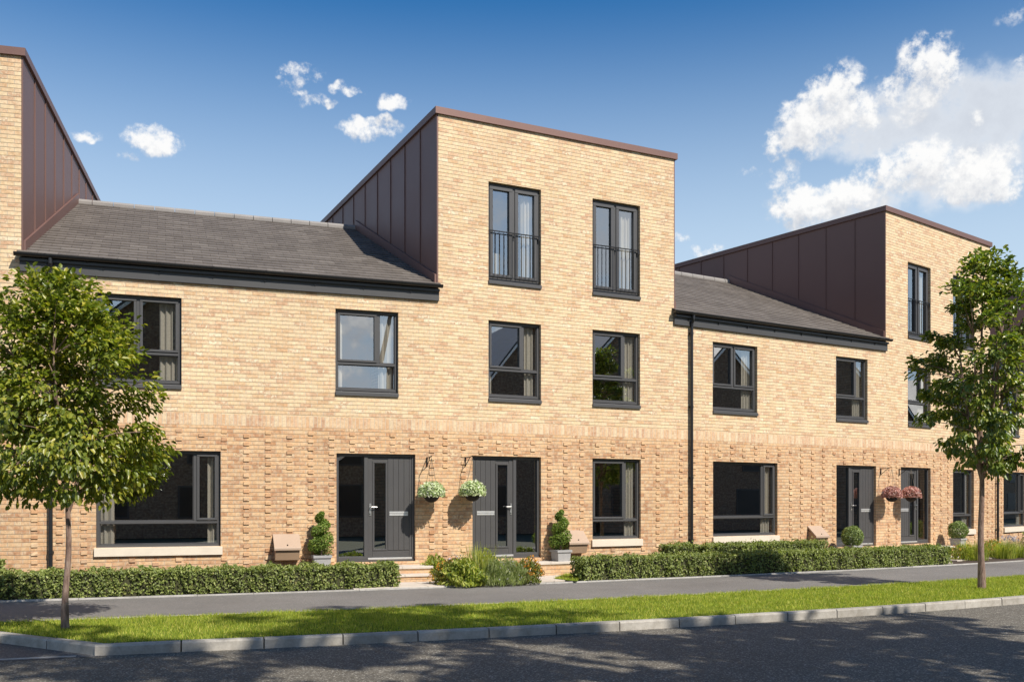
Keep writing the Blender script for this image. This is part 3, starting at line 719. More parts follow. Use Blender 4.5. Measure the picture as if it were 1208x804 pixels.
# meter boxes, low against the wall
def meter(i,s,label):
    p,a,L=frame_of(i); h=empty('meter_box',wpt(i,s,0,.50),a); tag(h,label,'meter box','tan meter boxes on the walls')
    b=MB(); b.prism([(-.003,.06),(-.20,.085),(-.26,.27),(-.26,.31),(-.003,.46)],'x',-.225,.225); b.build('body',M['meter'],h)
    l=MB(); l.prism([(-.29,.275),(-.29,.315),(-.285,.325),(-.004,.575),(-.004,.52)],'x',-.25,.25); ld=l.build('lid',M['meter_lid'],h)
    k=MB(); k.tube([(0,-.235,.355),(0,-.25,.38)],.013,10); k.build('lock',M['fixing'],ld)
meter(1,4.60,'tan sloping lid meter box on the wall behind the left hedge')
meter(2,3.17,'tan meter box half hidden by the planter on the middle landing')
meter(3,4.72,'tan meter box left of the ball topiary on the right')

# ------------------------------------------------------------------ planting
def ok(p): return p
def blob_leaves(C,rad,n,shell=.6):
    d=rvec(n); r=RNG.random(n)**(1/3)*(1-shell)+shell*(.75+.25*RNG.random(n)); return C+d*(rad*r[:,None]),d
def hedge(fn,x0,x1,off,thick,h,label,name='hedge',z=.13,dens=1500,ll=.052):
    """clipped hedge whose front follows fn(x)+off"""
    xs=np.linspace(x0,x1,max(6,int((x1-x0)*3)))
    base=Vector(((x0+x1)/2,fn((x0+x1)/2)+off+thick/2,z))
    e=empty(name,base); tag(e,label,'hedge','clipped hedges along the front gardens')
    def fr(x):
        d=.01; sl=(fn(x+d)-fn(x-d))/(2*d); n=np.stack([-sl,np.ones_like(sl)],-1) if isinstance(x,np.ndarray) else None
        return sl
    sl=np.array([(fn(x+.01)-fn(x-.01))/.02 for x in xs]); nn=np.stack([-sl,np.ones_like(sl)],1); nn/=np.linalg.norm(nn,axis=1,keepdims=True)
    P0=np.stack([xs,[fn(x)+off for x in xs]],1); seg=np.r_[0,np.cumsum(np.linalg.norm(np.diff(P0,axis=0),axis=1))]; L=seg[-1]
    def pos(s,d,zz):
        X=np.interp(s,seg,P0[:,0]); Y=np.interp(s,seg,P0[:,1]); nx=np.interp(s,seg,nn[:,0]); ny=np.interp(s,seg,nn[:,1])
        return np.stack([X+nx*d,Y+ny*d,zz],1),nx,ny
    areas=dict(front=L*h,top=L*thick,back=L*h*.4,e0=thick*h,e1=thick*h); C=[];N=[]
    for k,A in areas.items():
        n=int(A*dens); a=RNG.random(n); b=RNG.random(n)
        if k=='front': s,d,zz=a*L,np.zeros(n),.02+b*(h-.02); nl=(0,-1,0)
        elif k=='back': s,d,zz=a*L,np.full(n,thick),b*h; nl=(0,1,0)
        elif k=='top': s,d,zz=a*L,b*thick,np.full(n,h); nl=(0,0,1)
        elif k=='e0': s,d,zz=np.zeros(n),a*thick,b*h; nl=(-1,0,0)
        else: s,d,zz=np.full(n,L),a*thick,b*h; nl=(1,0,0)
        # rounded shoulders, lumpy clipping, some leaves set deep
        stray=np.where(RNG.random(n)<(.06 if k=='top' else .025),RNG.uniform(.01,.055,n),0)
        bump=stray+.030*np.sin(s*9+zz*6)+.016*np.sin(s*23+d*11)+.012*np.sin(s*41+zz*17)+RNG.normal(0,.014,n)-np.abs(RNG.normal(0,.03,n))
        p,nx,ny=pos(s,d,zz)
        loc=np.stack([ny*nl[0]+nx*nl[1],-nx*nl[0]+ny*nl[1],np.full(n,nl[2])],1)
        p[:,2]+=np.where(k in('front','e0','e1','back'),-.0,0)
        C.append(p+loc*bump[:,None]); N.append(loc)
    C=np.concatenate(C); N=np.concatenate(N); C[:,2]+=z
    n=len(C); N=unit(N+rvec(n)*.75+np.array([.25,-.25,.35])); A=unit(rvec(n)+np.array([0,0,.35])+N*.3)
    b=np.array(base)
    me=leaf_mesh('foliage',C-b,N,A,RNG.uniform(.75,1.25,n)*ll,RNG.uniform(.75,1.2,n)*ll*.55); link('foliage',me,M['leaf_hedge'],e)
    mb=MB(); ins=.055
    ss=np.linspace(ins,L-ins,len(xs)); f0,_,_=pos(ss,np.full(len(ss),ins),np.zeros(len(ss))); f1,_,_=pos(ss,np.full(len(ss),thick-ins),np.zeros(len(ss)))
    for i in range(len(ss)-1):
        a0,a1,c0,c1=f0[i],f0[i+1],f1[i],f1[i+1]; V=lambda q,zz:(q[0]-b[0],q[1]-b[1],zz)
        mb.face([V(a0,0),V(a1,0),V(a1,h-ins),V(a0,h-ins)]); mb.face([V(a0,h-ins),V(a1,h-ins),V(c1,h-ins),V(c0,h-ins)]); mb.face([V(c1,0),V(c0,0),V(c0,h-ins),V(c1,h-ins)])
    for q,r in ((f0[0],f1[0]),(f0[-1],f1[-1])): mb.face([(q[0]-b[0],q[1]-b[1],0),(q[0]-b[0],q[1]-b[1],h-ins),(r[0]-b[0],r[1]-b[1],h-ins),(r[0]-b[0],r[1]-b[1],0)])
    mb.build('twigs',M['twig'],e)
    return e
hedge(PBK,-12,-2.05,.12,.55,.43,'long clipped hedge in front of the wide window on the left')
hedge(PBK,1.42,10.95,.12,.55,.45,'long clipped hedge from the middle landing to the right hand doors')
# dividing hedges that run back beside the downpipes
def back_hedge(i,s0,s1,off0,off1,h,label):
    a=wpt(i,s0,off1,0); b=wpt(i,s1,off1,0)
    fn=lambda x: a.y+(x-a.x)*(b.y-a.y)/(b.x-a.x)
    return hedge(fn,a.x,b.x,0,off1-off0,h,label,dens=1300)
back_hedge(1,-1.9,-.20,.35,.85,.58,'short hedge against the wall behind the left end of the long hedge')
back_hedge(2,5.1,5.80,.45,1.0,.62,'hedge stub against the wall left of the middle downpipe')
back_hedge(3,.05,4.0,.55,1.05,.60,'low hedge under the wide window right of the middle downpipe')
back_hedge(5,.1,5,.9,1.5,.62,'dark clipped hedge at the far right edge beyond the tree trunk')

# topiary in planters
def planter(e,w,h,mat='planter'):
    m=MB(); b=w*.42; t=w*.5
    P=lambda r,z:[(-r,-r,z),(r,-r,z),(r,r,z),(-r,r,z)]
    rings=[P(b,0),P(t-.012,h-.05),P(t+.008,h-.048),P(t+.008,h),P(t-.03,h),P(t-.035,h-.04)]
    for A,B in zip(rings,rings[1:]):
        for k in range(4): j=(k+1)%4; m.face([A[k],A[j],B[j],B[k]])
    m.face(rings[0][::-1]); o=m.build('planter',M[mat],e)
    s=MB(); s.face(P(t-.035,h-.03)); s.build('soil',M['soil'],o)
def spiral(i,s,off,z,label,hh=1.0):
    p,a,L=frame_of(i); e=empty('spiral_topiary',wpt(i,s,off,z),a); tag(e,label,'topiary','potted topiary beside the front doors')
    planter(e,.34,.24)
    st=MB(); st.tube([(0,0,.2),(0,0,.24+hh*.9)],[.014,.008],8); st.build('stem',M['bark'],e)
    C=[];N=[]
    n=3400; t=RNG.random(n)**1.15; turns=2.7; ang=t*turns*2*math.pi+.7; R0=.155*(1-t)**.7+.03; tube=.112*(1-t)**.6+.045
    cc=np.stack([np.cos(ang)*R0*.78,np.sin(ang)*R0*.78,.32+t*hh*.86],1); d=rvec(n); c=cc+d*(tube*(.72+.28*RNG.random(n)))[:,None]
    N=unit(d+rvec(n)*.6); A=unit(rvec(n)+d*.5+np.array([0,0,.5]))
    me=leaf_mesh('foliage',c,N,A,RNG.uniform(.03,.05,n),RNG.uniform(.015,.026,n)); link('foliage',me,M['leaf_topiary'],e)
def ball(i,s,off,z,label,r=.27):
    p,a,L=frame_of(i); e=empty('ball_topiary',wpt(i,s,off,z),a); tag(e,label,'topiary','potted topiary beside the front doors')
    planter(e,.34,.26)
    n=2800; d=rvec(n); rad=r*(.82+.18*RNG.random(n))*(1+.07*np.sin(d[:,0]*5)*np.cos(d[:,2]*6)); c=d*rad[:,None]; c[:,2]+=.26+r*.82
    c[:,2]-=np.clip(-d[:,2],0,1)*.02
    me=leaf_mesh('foliage',c,unit(d+rvec(n)*.7),unit(rvec(n)+np.array([0,0,-.6])+d*.4),RNG.uniform(.04,.075,n),RNG.uniform(.012,.02,n)); link('foliage',me,M['leaf_ball'],e)
    st=MB(); st.tube([(0,0,.2),(0,0,.45)],.016,8); st.build('stem',M['bark'],e)
spiral(1,5.24,.26,.43,'green spiral topiary in a grey planter beside the left front door',.84)
spiral(2,2.72,.26,.43,'green spiral topiary in a grey planter on the middle landing',.86)
ball(3,5.52,.55,.32,'round ball topiary at the foot of the left door of the right hand pair')
ball(4,2.98,.5,.38,'round ball topiary right of the farthest front door')

# hanging baskets
def bracket(i,s,z,label):
    p,a,L=frame_of(i); m=MB()
    m.box(-.012,.012,-.022,-.002,-.19,.0,b=.003); m.tube([(0,-.02,-.02),(0,-.30,-.005),(0,-.345,.01),(0,-.36,.0),(0,-.355,-.02)],.009,8)
    m.tube([(0,-.02,-.175),(0,-.10,-.12),(0,-.22,-.03),(0,-.26,-.012)],.008,8)
    o=m.build('basket_bracket',M['iron'],None,wpt(i,s,0,z),a); tag(o,label,'bracket','iron hanging basket brackets'); return o
def basket(i,s,z,petal,label,grp,r=.165,fr=.275):
    p,a,L=frame_of(i); e=empty('hanging_basket',wpt(i,s,.36,z),a); tag(e,label,'hanging basket',grp)
    hz=-.74
    b=MB(); b.lathe([(0,hz-r)]+[(r*math.sin(R(90*k/8)),hz-r*math.cos(R(90*k/8))) for k in range(1,9)]+[(r+.008,hz),(r+.008,hz+.015),(r-.01,hz+.012),(0,hz-.02)],n=24); b.build('bowl',M['basket'],e)
    c=MB()
    for k in range(3):
        t=2*math.pi*k/3+.4; c.tube([(0,0,-.02),(r*math.cos(t),r*math.sin(t),hz)],.004,6)
    c.build('chain',M['chain'],e)
    n=1500; d=rvec(n); d[:,2]=np.abs(d[:,2])*1.0-.28; d=unit(d); c=d*(np.array([fr,fr,fr*.9])*(.6+.4*RNG.random(n))[:,None]); c[:,2]+=hz+.02
    k=c[:,2]<hz-.11; c=c[~k]; d=d[~k]; n=len(c)
    me=leaf_mesh('flowers',c,unit(d+rvec(n)*.6),unit(rvec(n)+d*.6),RNG.uniform(.045,.085,n),RNG.uniform(.03,.052,n)); link('flowers',me,petal,e)
bracket(1,7.40,2.60,'iron bracket carrying the basket right of the left front door'); basket(1,7.40,2.585,M['petal_white'],'hanging basket of pale green flowers right of the left front door','hanging baskets')
bracket(2,.60,2.62,'iron bracket carrying the basket left of the middle front door'); basket(2,.60,2.605,M['petal_white'],'hanging basket of pale green flowers left of the middle front door','hanging baskets')
bracket(3,7.34,2.60,'iron bracket carrying the left pink basket'); basket(3,7.34,2.585,M['petal_pink'],'left hanging basket of dusty pink flowers between the right hand doors','hanging baskets',fr=.27)
bracket(4,.66,2.60,'iron bracket carrying the right pink basket'); basket(4,.66,2.585,M['petal_pink'],'right hanging basket of dusty pink flowers between the right hand doors','hanging baskets',fr=.27)

# flower beds: each plant is its own thing
def shrub(c,rx,ry,h,n,ll,lw,mat,label,flowers=None,nf=0,fl=.03,name='shrub',upright=.5,grp='plants in the flower beds'):
    e=empty(name,c); tag(e,label,'plant',grp)
    d=rvec(n); d[:,2]=np.abs(d[:,2]); r=.55+.45*RNG.random(n)
    p=np.stack([d[:,0]*rx*r,d[:,1]*ry*r,d[:,2]*h*r*.98+.02],1)
    p[:,:2]*=(1+.18*np.sin(p[:,2:3]*19+p[:,0:1]*13))
    A=unit(rvec(n)*.7+d*.5+np.array([0,0,upright])); N=unit(d+rvec(n)*.8)
    link('foliage',leaf_mesh('foliage',p,N,A,RNG.uniform(.7,1.3,n)*ll,RNG.uniform(.8,1.2,n)*lw),mat,e)
    st=MB()
    for k in range(7):
        t=k*.9; st.tube([(0,0,0),(math.cos(t)*rx*.3,math.sin(t)*ry*.3,h*.45),(math.cos(t)*rx*.6,math.sin(t)*ry*.6,h*.8)],[.006,.004,.002],5)
    st.build('stem',M['twig'],e)
    if flowers is not None:
        d=rvec(nf); d[:,2]=np.abs(d[:,2])*.8+.25; d=unit(d); p=np.stack([d[:,0]*rx,d[:,1]*ry,d[:,2]*h],1)*(.95+.12*RNG.random(nf))[:,None]
        k=4; p=np.repeat(p,k,0)+RNG.normal(0,fl*.35,(nf*k,3)); m=len(p)
        link('flowers',leaf_mesh('flowers',p,unit(rvec(m)+np.array([0,0,1.])),rvec(m),RNG.uniform(.7,1.2,m)*fl,RNG.uniform(.7,1.2,m)*fl*.8),flowers,e)
def grassy(c,r,h,n,mat,label,tips=None,w=.01,grp='plants in the flower beds'):
    """tuft of arching blades, each blade a bent ribbon"""
    e=empty('grass_tuft',c); tag(e,label,'plant',grp)
    V=[]
    for k in range(n):
        an=random.uniform(0,2*math.pi); rr=r*.75*math.sqrt(random.random()); b=Vector((math.cos(an)*rr,math.sin(an)*rr,0)); a2=an+random.uniform(-.6,.6)
        out=Vector((math.cos(a2),math.sin(a2),0))*r*random.uniform(.05,.8); hh=h*random.uniform(.6,1.1); sd=Vector((-math.sin(a2),math.cos(a2),0))*w*.5
        m=b+out*.35+Vector((0,0,hh*.65)); t=b+out+Vector((0,0,hh))
        V+= [b-sd,b+sd,m+sd*.8,m-sd*.8, m-sd*.8,m+sd*.8,t+sd*.1,t-sd*.1]
    link('foliage',raw_mesh('foliage',np.array([tuple(v) for v in V]),4),mat,e)
    if tips is not None:
        p=[];
        for k in range(40):
            an=random.uniform(0,6.28); p.append((math.cos(an)*r*.7*random.random(),math.sin(an)*r*.7*random.random(),h*random.uniform(.85,1.12)))
        p=np.repeat(np.array(p),7,0)+RNG.normal(0,.02,(280,3)); m=len(p)
        link('flowers',leaf_mesh('flowers',p,rvec(m),rvec(m),RNG.uniform(.02,.04,m),RNG.uniform(.015,.03,m)),tips,e)
def bed(x,y): q=px(x,y,.14); return (q.x,q.y,.14)
SB=M['leaf_bright']
shrub(bed(513,683),.34,.30,.50,1100,.07,.028,SB,'leafy green shrub at the left end of the flower bed')
shrub(bed(527,689),.34,.28,.46,900,.06,.024,M['leaf_bronze'],'shrub with small orange flowers at the left front of the flower bed',M['petal_orange'],38,.03)
shrub(bed(547,690.5),.42,.32,.52,1400,.085,.036,SB,'broad yellow green shrub in the front of the flower bed')
grassy(bed(564,689),.36,.74,300,SB,'tall arching grass tuft in the middle of the flower bed',None,.012)
shrub(bed(581,689.5),.40,.32,.48,2200,.10,.009,M['leaf_grey'],'silvery lavender clump in front of the flower bed',M['petal_lilac'],30,.018,upright=1.1)
shrub(bed(602,688.5),.38,.30,.44,2200,.10,.009,M['leaf_grey'],'greyish lavender clump left of the orange flowers',M['petal_lilac'],55,.018,upright=1.1)
shrub(bed(623,687.5),.30,.27,.50,1000,.06,.03,M['leaf_bronze'],'dark shrub covered in orange flowers at the right end of the flower bed',M['petal_orange'],75,.035)
shrub(bed(530,680),.38,.30,.66,1000,.07,.03,M['leaf_topiary'],'green shrub with pale lilac heads behind the flower bed',M['petal_lilac'],60,.05)
shrub(bed(551,679),.36,.30,.66,1000,.07,.03,SB,'tall green shrub at the back of the flower bed',M['petal_lilac'],22,.05)
shrub(bed(573,680.5),.36,.30,.60,1000,.06,.026,SB,'yellow green shrub at the back of the flower bed before the middle door')
shrub(bed(596,681),.36,.28,.46,900,.05,.02,M['leaf_grey'],'low grey shrub at the back of the flower bed')
# right bed beyond the second hedge
GR='plants in the right hand bed'
shrub(bed(1136,660),.42,.34,.42,900,.07,.02,SB,'bright green perennial between the hedge end and the tree trunk',M['petal_orange'],25,.03,grp=GR,upright=1.0)
grassy(bed(1150,660),.45,.50,340,SB,'yellow green tuft just left of the right tree trunk',None,.012,grp=GR)
shrub(bed(1170,657),.42,.34,.50,900,.07,.02,SB,'green perennial with orange flowers just right of the right tree trunk',M['petal_orange'],40,.04,grp=GR,upright=1.0)
grassy(bed(1184,658),.42,.46,340,SB,'yellow green tuft right of the orange flowers by the trunk',None,.012,grp=GR)
grassy(bed(1193,655),.40,.50,300,M['leaf_grey'],'lavender tuft before the dark hedge at the right edge',M['petal_lilac'],.008,grp=GR)
grassy(bed(1206,657),.42,.40,300,SB,'low green tuft at the right edge of the picture',None,.012,grp=GR)
# lawn corner beside the second hedge
lp=[px(653,682.3,.15),px(681,685.6,.15),px(686,680,.15),px(670,676.5,.15)]
mb=MB(); mb.face([(p.x,p.y,.158) for p in lp]); tag(mb.build('lawn',M['turf']),kind='structure')
n=1500; uu=RNG.random(n); vv=RNG.random(n); A_=np.array([tuple(p) for p in lp]); q=(A_[0]*(1-uu[:,None])+A_[1]*uu[:,None])*(1-vv[:,None])+(A_[3]*(1-uu[:,None])+A_[2]*uu[:,None])*vv[:,None]
q[:,2]=.158; dv=RNG.normal(0,.02,(n,3)); dv[:,2]=RNG.uniform(.03,.06,n); sd=rvec(n)*.004; sd[:,2]=0
o=link('lawn_grass',raw_mesh('lawn_grass',np.stack([q-sd,q+sd,q+dv],1).reshape(-1,3),3),M['grass']); tag(o,'small patch of lawn between the middle landing and the hedge','grass',kind='stuff')

# ------------------------------------------------------------------ trees
def tree(base,trunk_h,crown_c,crown_r,prof,nclump,nleaf,ll,lw,mat,label,rad=.055,seed=1,group=None,lean=(0,0),lump=.30,name='street_tree',droop=.5,taper=True):
    """tapered trunk, branches to leaf clumps; prof(t)->relative radius over crown height 0..1"""
    global RNG
    keep=RNG; RNG=np.random.default_rng(seed); rnd=random.Random(seed)
    e=empty(name,base); tag(e,label,'tree',group)
    cz0=crown_c[2]-crown_r[2]; cz1=crown_c[2]+crown_r[2]
    tb=MB(); fork=Vector((lean[0],lean[1],trunk_h))
    n=9; pts=[];rr=[]
    for k in range(n):
        t=k/(n-1); pts.append((lean[0]*t+.012*math.sin(t*7+seed),lean[1]*t+.010*math.cos(t*6+seed),trunk_h*t)); rr.append(rad*(1.22-.1*k if k<2 else 1.0-.32*t))
    tb.tube(pts,rr,14)
    # clump centres inside the crown
    cl=[]; tries=0
    while len(cl)<nclump and tries<nclump*60:
        tries+=1
        t=rnd.random(); an=rnd.uniform(0,2*math.pi); q=prof(t)*(1+lump*math.sin(an*3+t*9+seed)+lump*.6*math.sin(an*5-t*13))
        r=q*math.sqrt(rnd.uniform(.10,1.0)) if t>.17 else q*math.sqrt(rnd.uniform(.42,1.0))
        p=Vector((crown_c[0]+crown_r[0]*r*math.cos(an),crown_c[1]+crown_r[1]*r*math.sin(an),cz0+(cz1-cz0)*t))
        if all((p-c).length>crown_r[0]*.145 for c in cl): cl.append(p)
    cl.sort(key=lambda c:c.z)
    # limbs: a handful of leaders, clumps attach to the nearest leader point below them
    leaders=[]; nl=6
    for k in range(nl):
        an=2*math.pi*k/nl+seed; rr_=.42 if k else .05
        top=Vector((crown_c[0]+crown_r[0]*rr_*math.cos(an),crown_c[1]+crown_r[1]*rr_*math.sin(an),cz0+(cz1-cz0)*(.62 if k else .93)))
        st=fork-Vector((0,0,.10*k/nl*trunk_h*.5)); mid=st.lerp(top,.4)+Vector((math.cos(an)*.09,math.sin(an)*.09,-.02))*crown_r[0]
        L=[]
        for j in range(9):
            t=j/8; L.append(st*(1-t)**2+mid*2*t*(1-t)+top*t*t)
        leaders.append(L); tb.tube(L,[rad*(.52 if k else .66)*(1-.8*j/8)+.004 for j in range(9)],8)
    for c in cl:
        best=None
        for L in leaders:
            for j in range(1,9):
                p=L[j]
                sc=(p-c).length+max(0,p.z-c.z+.08)*2.2
                if best is None or sc<best[0]: best=(sc,p,j)
        p=best[1]; mid=p.lerp(c,.5)+Vector((rnd.uniform(-.04,.04),rnd.uniform(-.04,.04),.05*crown_r[0]))
        tb.tube([p,mid,c],[rad*.16+.003,rad*.10+.002,.003],5,cap=False)
    tb.build('trunk',M['bark'],e)
    C=[];A=[];N=[]
    per=nleaf//len(cl); cc=np.array([0,0,crown_c[2]])
    for c in cl:
        k=int(per*rnd.uniform(.55,1.45)); s=crown_r[0]*rnd.uniform(.15,.27)
        d=rvec(k); p=np.array(c)+d*(s*np.array([1.1,1.1,.72])*(RNG.random(k)**.5)[:,None])
        out=unit(p-np.array([crown_c[0]*.5,crown_c[1]*.5,crown_c[2]-crown_r[2]*.2]))
        C.append(p); A.append(unit(out*.7+d*.5+rvec(k)*.55+np.array([0,0,-droop]))); N.append(unit(out*.45+np.array([0,0,.8])+rvec(k)*.6))
    C=np.concatenate(C);A=np.concatenate(A);N=np.concatenate(N); k=len(C)
    link('crown',leaf_mesh('crown',C,N,A,RNG.uniform(.7,1.25,k)*ll,RNG.uniform(.75,1.2,k)*lw),mat,e)
    RNG=keep; return e
tree((-5.58,12.18,.12),1.50,(-.12,.0,3.02),(1.25,1.25,1.38),lambda t: float(np.interp(t,[0,.10,.22,.35,.55,.75,.9,1],[.42,.86,1.0,.95,.82,.66,.46,.22])),190,17500,.082,.050,M['leaf_tree'],'young street tree with bright green crown standing left on the verge',.043,3,'street trees on the verge',(.03,.02))
tree((8.54,17.75,.12),2.0,(.08,.0,4.10),(1.06,1.10,1.96),lambda t: float(np.interp(t,[0,.08,.2,.38,.55,.72,.87,1],[.30,.66,.90,1.0,.93,.78,.55,.20])),150,10500,.100,.060,M['leaf_tree2'],'taller street tree with narrow dark green crown standing right on the verge',.062,8,'street trees on the verge',(.02,.02))
# mature trees on the opposite side of the road (behind the viewer) that throw the dappled shade
for k,(x,y,h) in enumerate([(-3.2,-1.2,11.8),(3.4,.2,12.0),(8.8,1.9,12.9),(11.6,4.4,9.4)]):
    tree((x,y,.1),h*.54,(0,0,h),(3.1,3.1,3.0) if h>10 else (2.7,2.7,2.5),lambda t:math.sqrt(max(.05,1-(2*t-1)**2)),60,2600,.34,.24,M['leaf_tree2'],'mature leafy tree across the road opposite the terrace',.2,20+k,'mature trees across the road',name='mature_tree')

# ------------------------------------------------------------------ houses across the road (mirrored in the windows)
def gabled(i,off,s0,w,label,e,rz):
    p,a,L=frame_of(i); q=wpt(i,s0,off,0); h=empty('gabled_house',(q.x,q.y,0),a); tag(h,label,'house','gabled houses across the road')
    m=MB()                                   # front faces +y (towards the terrace)
    def wall(pts,uv): m.face(pts,uv)
    wall([(w,0,0),(0,0,0),(0,0,e),(w/2,0,rz),(w,0,e)],[(w,0),(0,0),(0,e),(w/2,rz),(w,e)])
    D=8
    wall([(0,-D,0),(w,-D,0),(w,-D,e),(w/2,-D,rz),(0,-D,e)],[(0,0),(w,0),(w,e),(w/2,rz),(0,e)])
    m.face([(0,0,0),(0,-D,0),(0,-D,e),(0,0,e)]); m.face([(w,-D,0),(w,0,0),(w,0,e),(w,-D,e)])
    m.build('wall',M['brick_dark'],h)
    r=MB(); k=(rz-e)/(w/2)
    r.prism([(-.25,e-.25*k+.02),(w/2,rz+.02),(w/2,rz+.16),(-.25,e-.25*k+.16)],'y',-D-.2,.25); r.prism([(w/2+.001,rz+.02),(w+.25,e-.25*k+.02),(w+.25,e-.25*k+.16),(w/2+.001,rz+.16)],'y',-D-.2,.25)
    rf=r.build('roof',M['fascia'],h)
    b=MB(); b.prism([(-.27,e-.25*k-.16),(w/2,rz-.16),(w/2,rz+.015),(-.27,e-.25*k+.015)],'y',.18,.245); b.prism([(w/2+.001,rz-.16),(w+.27,e-.25*k-.16),(w+.27,e-.25*k+.015),(w/2+.001,rz+.015)],'y',.18,.245); b.build('bargeboard',M['white_alu'],h)
    for (x0,x1,z0,z1) in ((.7,1.9,.9,2.5),(w-2.6,w-.8,.9,2.4),(.7,1.9,3.4,4.9),(w-2.2,w-.9,3.4,4.9)):
        f=MB(); f.box(x0,x1,.004,.05,z0,z1); o=f.build('window',M['frame'],h)
        g=MB(); g.box(x0+.08,x1-.08,.052,.058,z0+.08,z1-.08); g.build('pane',M['black'],o)
LB='brown brick gabled house across the road, mirrored in the terrace windows'
for i,off,s0,e_,r_ in ((0,28,1.5,5.4,8.6),(1,28,-1.0,8.9,11.6),(2,27.5,-1.5,3.2,5.6),(3,27,4.9,7.2,11.4),(4,27,1.0,9.6,13.2),(5,27,2.5,7.6,11.0),(6,27,-.5,7.4,10.8),(6,27,7,7.2,10.6),(6,27,14.5,7.4,10.8),(6,27,22,7.2,10.6),(6,27,29.5,7.4,10.6),(6,27,37,7.4,10.8),(6,27,44.5,7.2,10.6),(6,27,52,7.6,10.9)): gabled(i,off,s0,6.6,LB,e_,r_)

# ------------------------------------------------------------------ light and sky
SUN_AZ,SUN_EL=R(136),R(46)               # clockwise from +Y: the sun stands behind the viewer's right shoulder
w=bpy.data.worlds.new('World'); scn.world=w; w.use_nodes=True; wt=w.node_tree; wt.nodes.clear()
class WT(NT):
    def __init__(s,t): s.t=t
W=WT(wt)
sky=W.n('ShaderNodeTexSky',sky_type='NISHITA'); sky.sun_disc=False; sky.sun_elevation=SUN_EL; sky.sun_rotation=SUN_AZ; sky.altitude=200; sky.air_density=1.0; sky.dust_density=.6; sky.ozone_density=3.0
tc=W.coord('Generated')
def ang(x,y): return math.atan2(x-CX,F_), math.atan((YH-y)/math.hypot(F_,x-CX))
# cumulus banks: centre and size in the sky (bearing, height), weight
def banks(tab): 
    o=[]
    for x,y,rx,ry,wt_ in tab:
        a,e=ang(x,y); o.append((a,e,rx/F_*math.cos(a)**2,ry/F_*math.cos(a),wt_))
    return o
HEADS=banks([(1095,85,38,36,1.0),(1070,110,40,28,.8),(985,115,36,34,1.0),(1005,135,36,30,.9),(955,148,40,28,1.0),(920,168,24,18,.9),(1150,205,50,28,1.0),(1090,200,50,26,1.0),(1045,205,40,20,.85),(1185,222,28,16,.9),
    (1000,232,46,20,.95),(950,243,40,22,1.0),(925,222,18,22,.7),(935,195,14,8,.45),(1150,143,14,13,.6),(1208,75,16,16,.7),
    (178,164,30,15,1.0),(190,174,22,10,.8),(152,186,16,6,.5),(102,161,16,8,.75),(356,88,26,10,.8),(338,96,18,7,.6),(350,107,22,6,.6),(375,118,24,7,.75),(400,103,12,6,.6),(416,106,14,5,.6),(463,121,18,9,.8),(455,116,10,6,.6),
    (438,150,34,11,.95),(448,143,16,8,.8),(832,295,20,8,.7),(803,281,12,7,.7),(880,201,18,5,.45),(1195,16,18,9,.4),(905,205,18,5,.4)])
HEADS+=[(2.60,.172,.05,.020,.7),(2.66,.128,.05,.016,.65),(2.63,.20,.03,.012,.6),(2.19,.172,.045,.017,.7),(2.25,.14,.04,.014,.65),(2.28,.20,.05,.014,.5)]
VEIL=banks([(1130,130,95,44,.95),(1195,135,50,50,.95),(1050,145,66,28,.9),(1165,180,60,26,.9),(1000,140,60,30,.7),(1010,240,60,24,.7),(1110,222,90,22,.8),(1090,245,40,14,.4)])
VEIL+=[(2.60,.13,.22,.08,.6),(2.22,.13,.2,.06,.55)]
random.seed(5)
for k in range(9):                        # the rest of the sky, seen mirrored in the glass
    a=random.uniform(1.0,5.2); VEIL.append((a if a<math.pi else a-2*math.pi,random.uniform(.12,.75),random.uniform(.15,.34),random.uniform(.05,.11),.85))
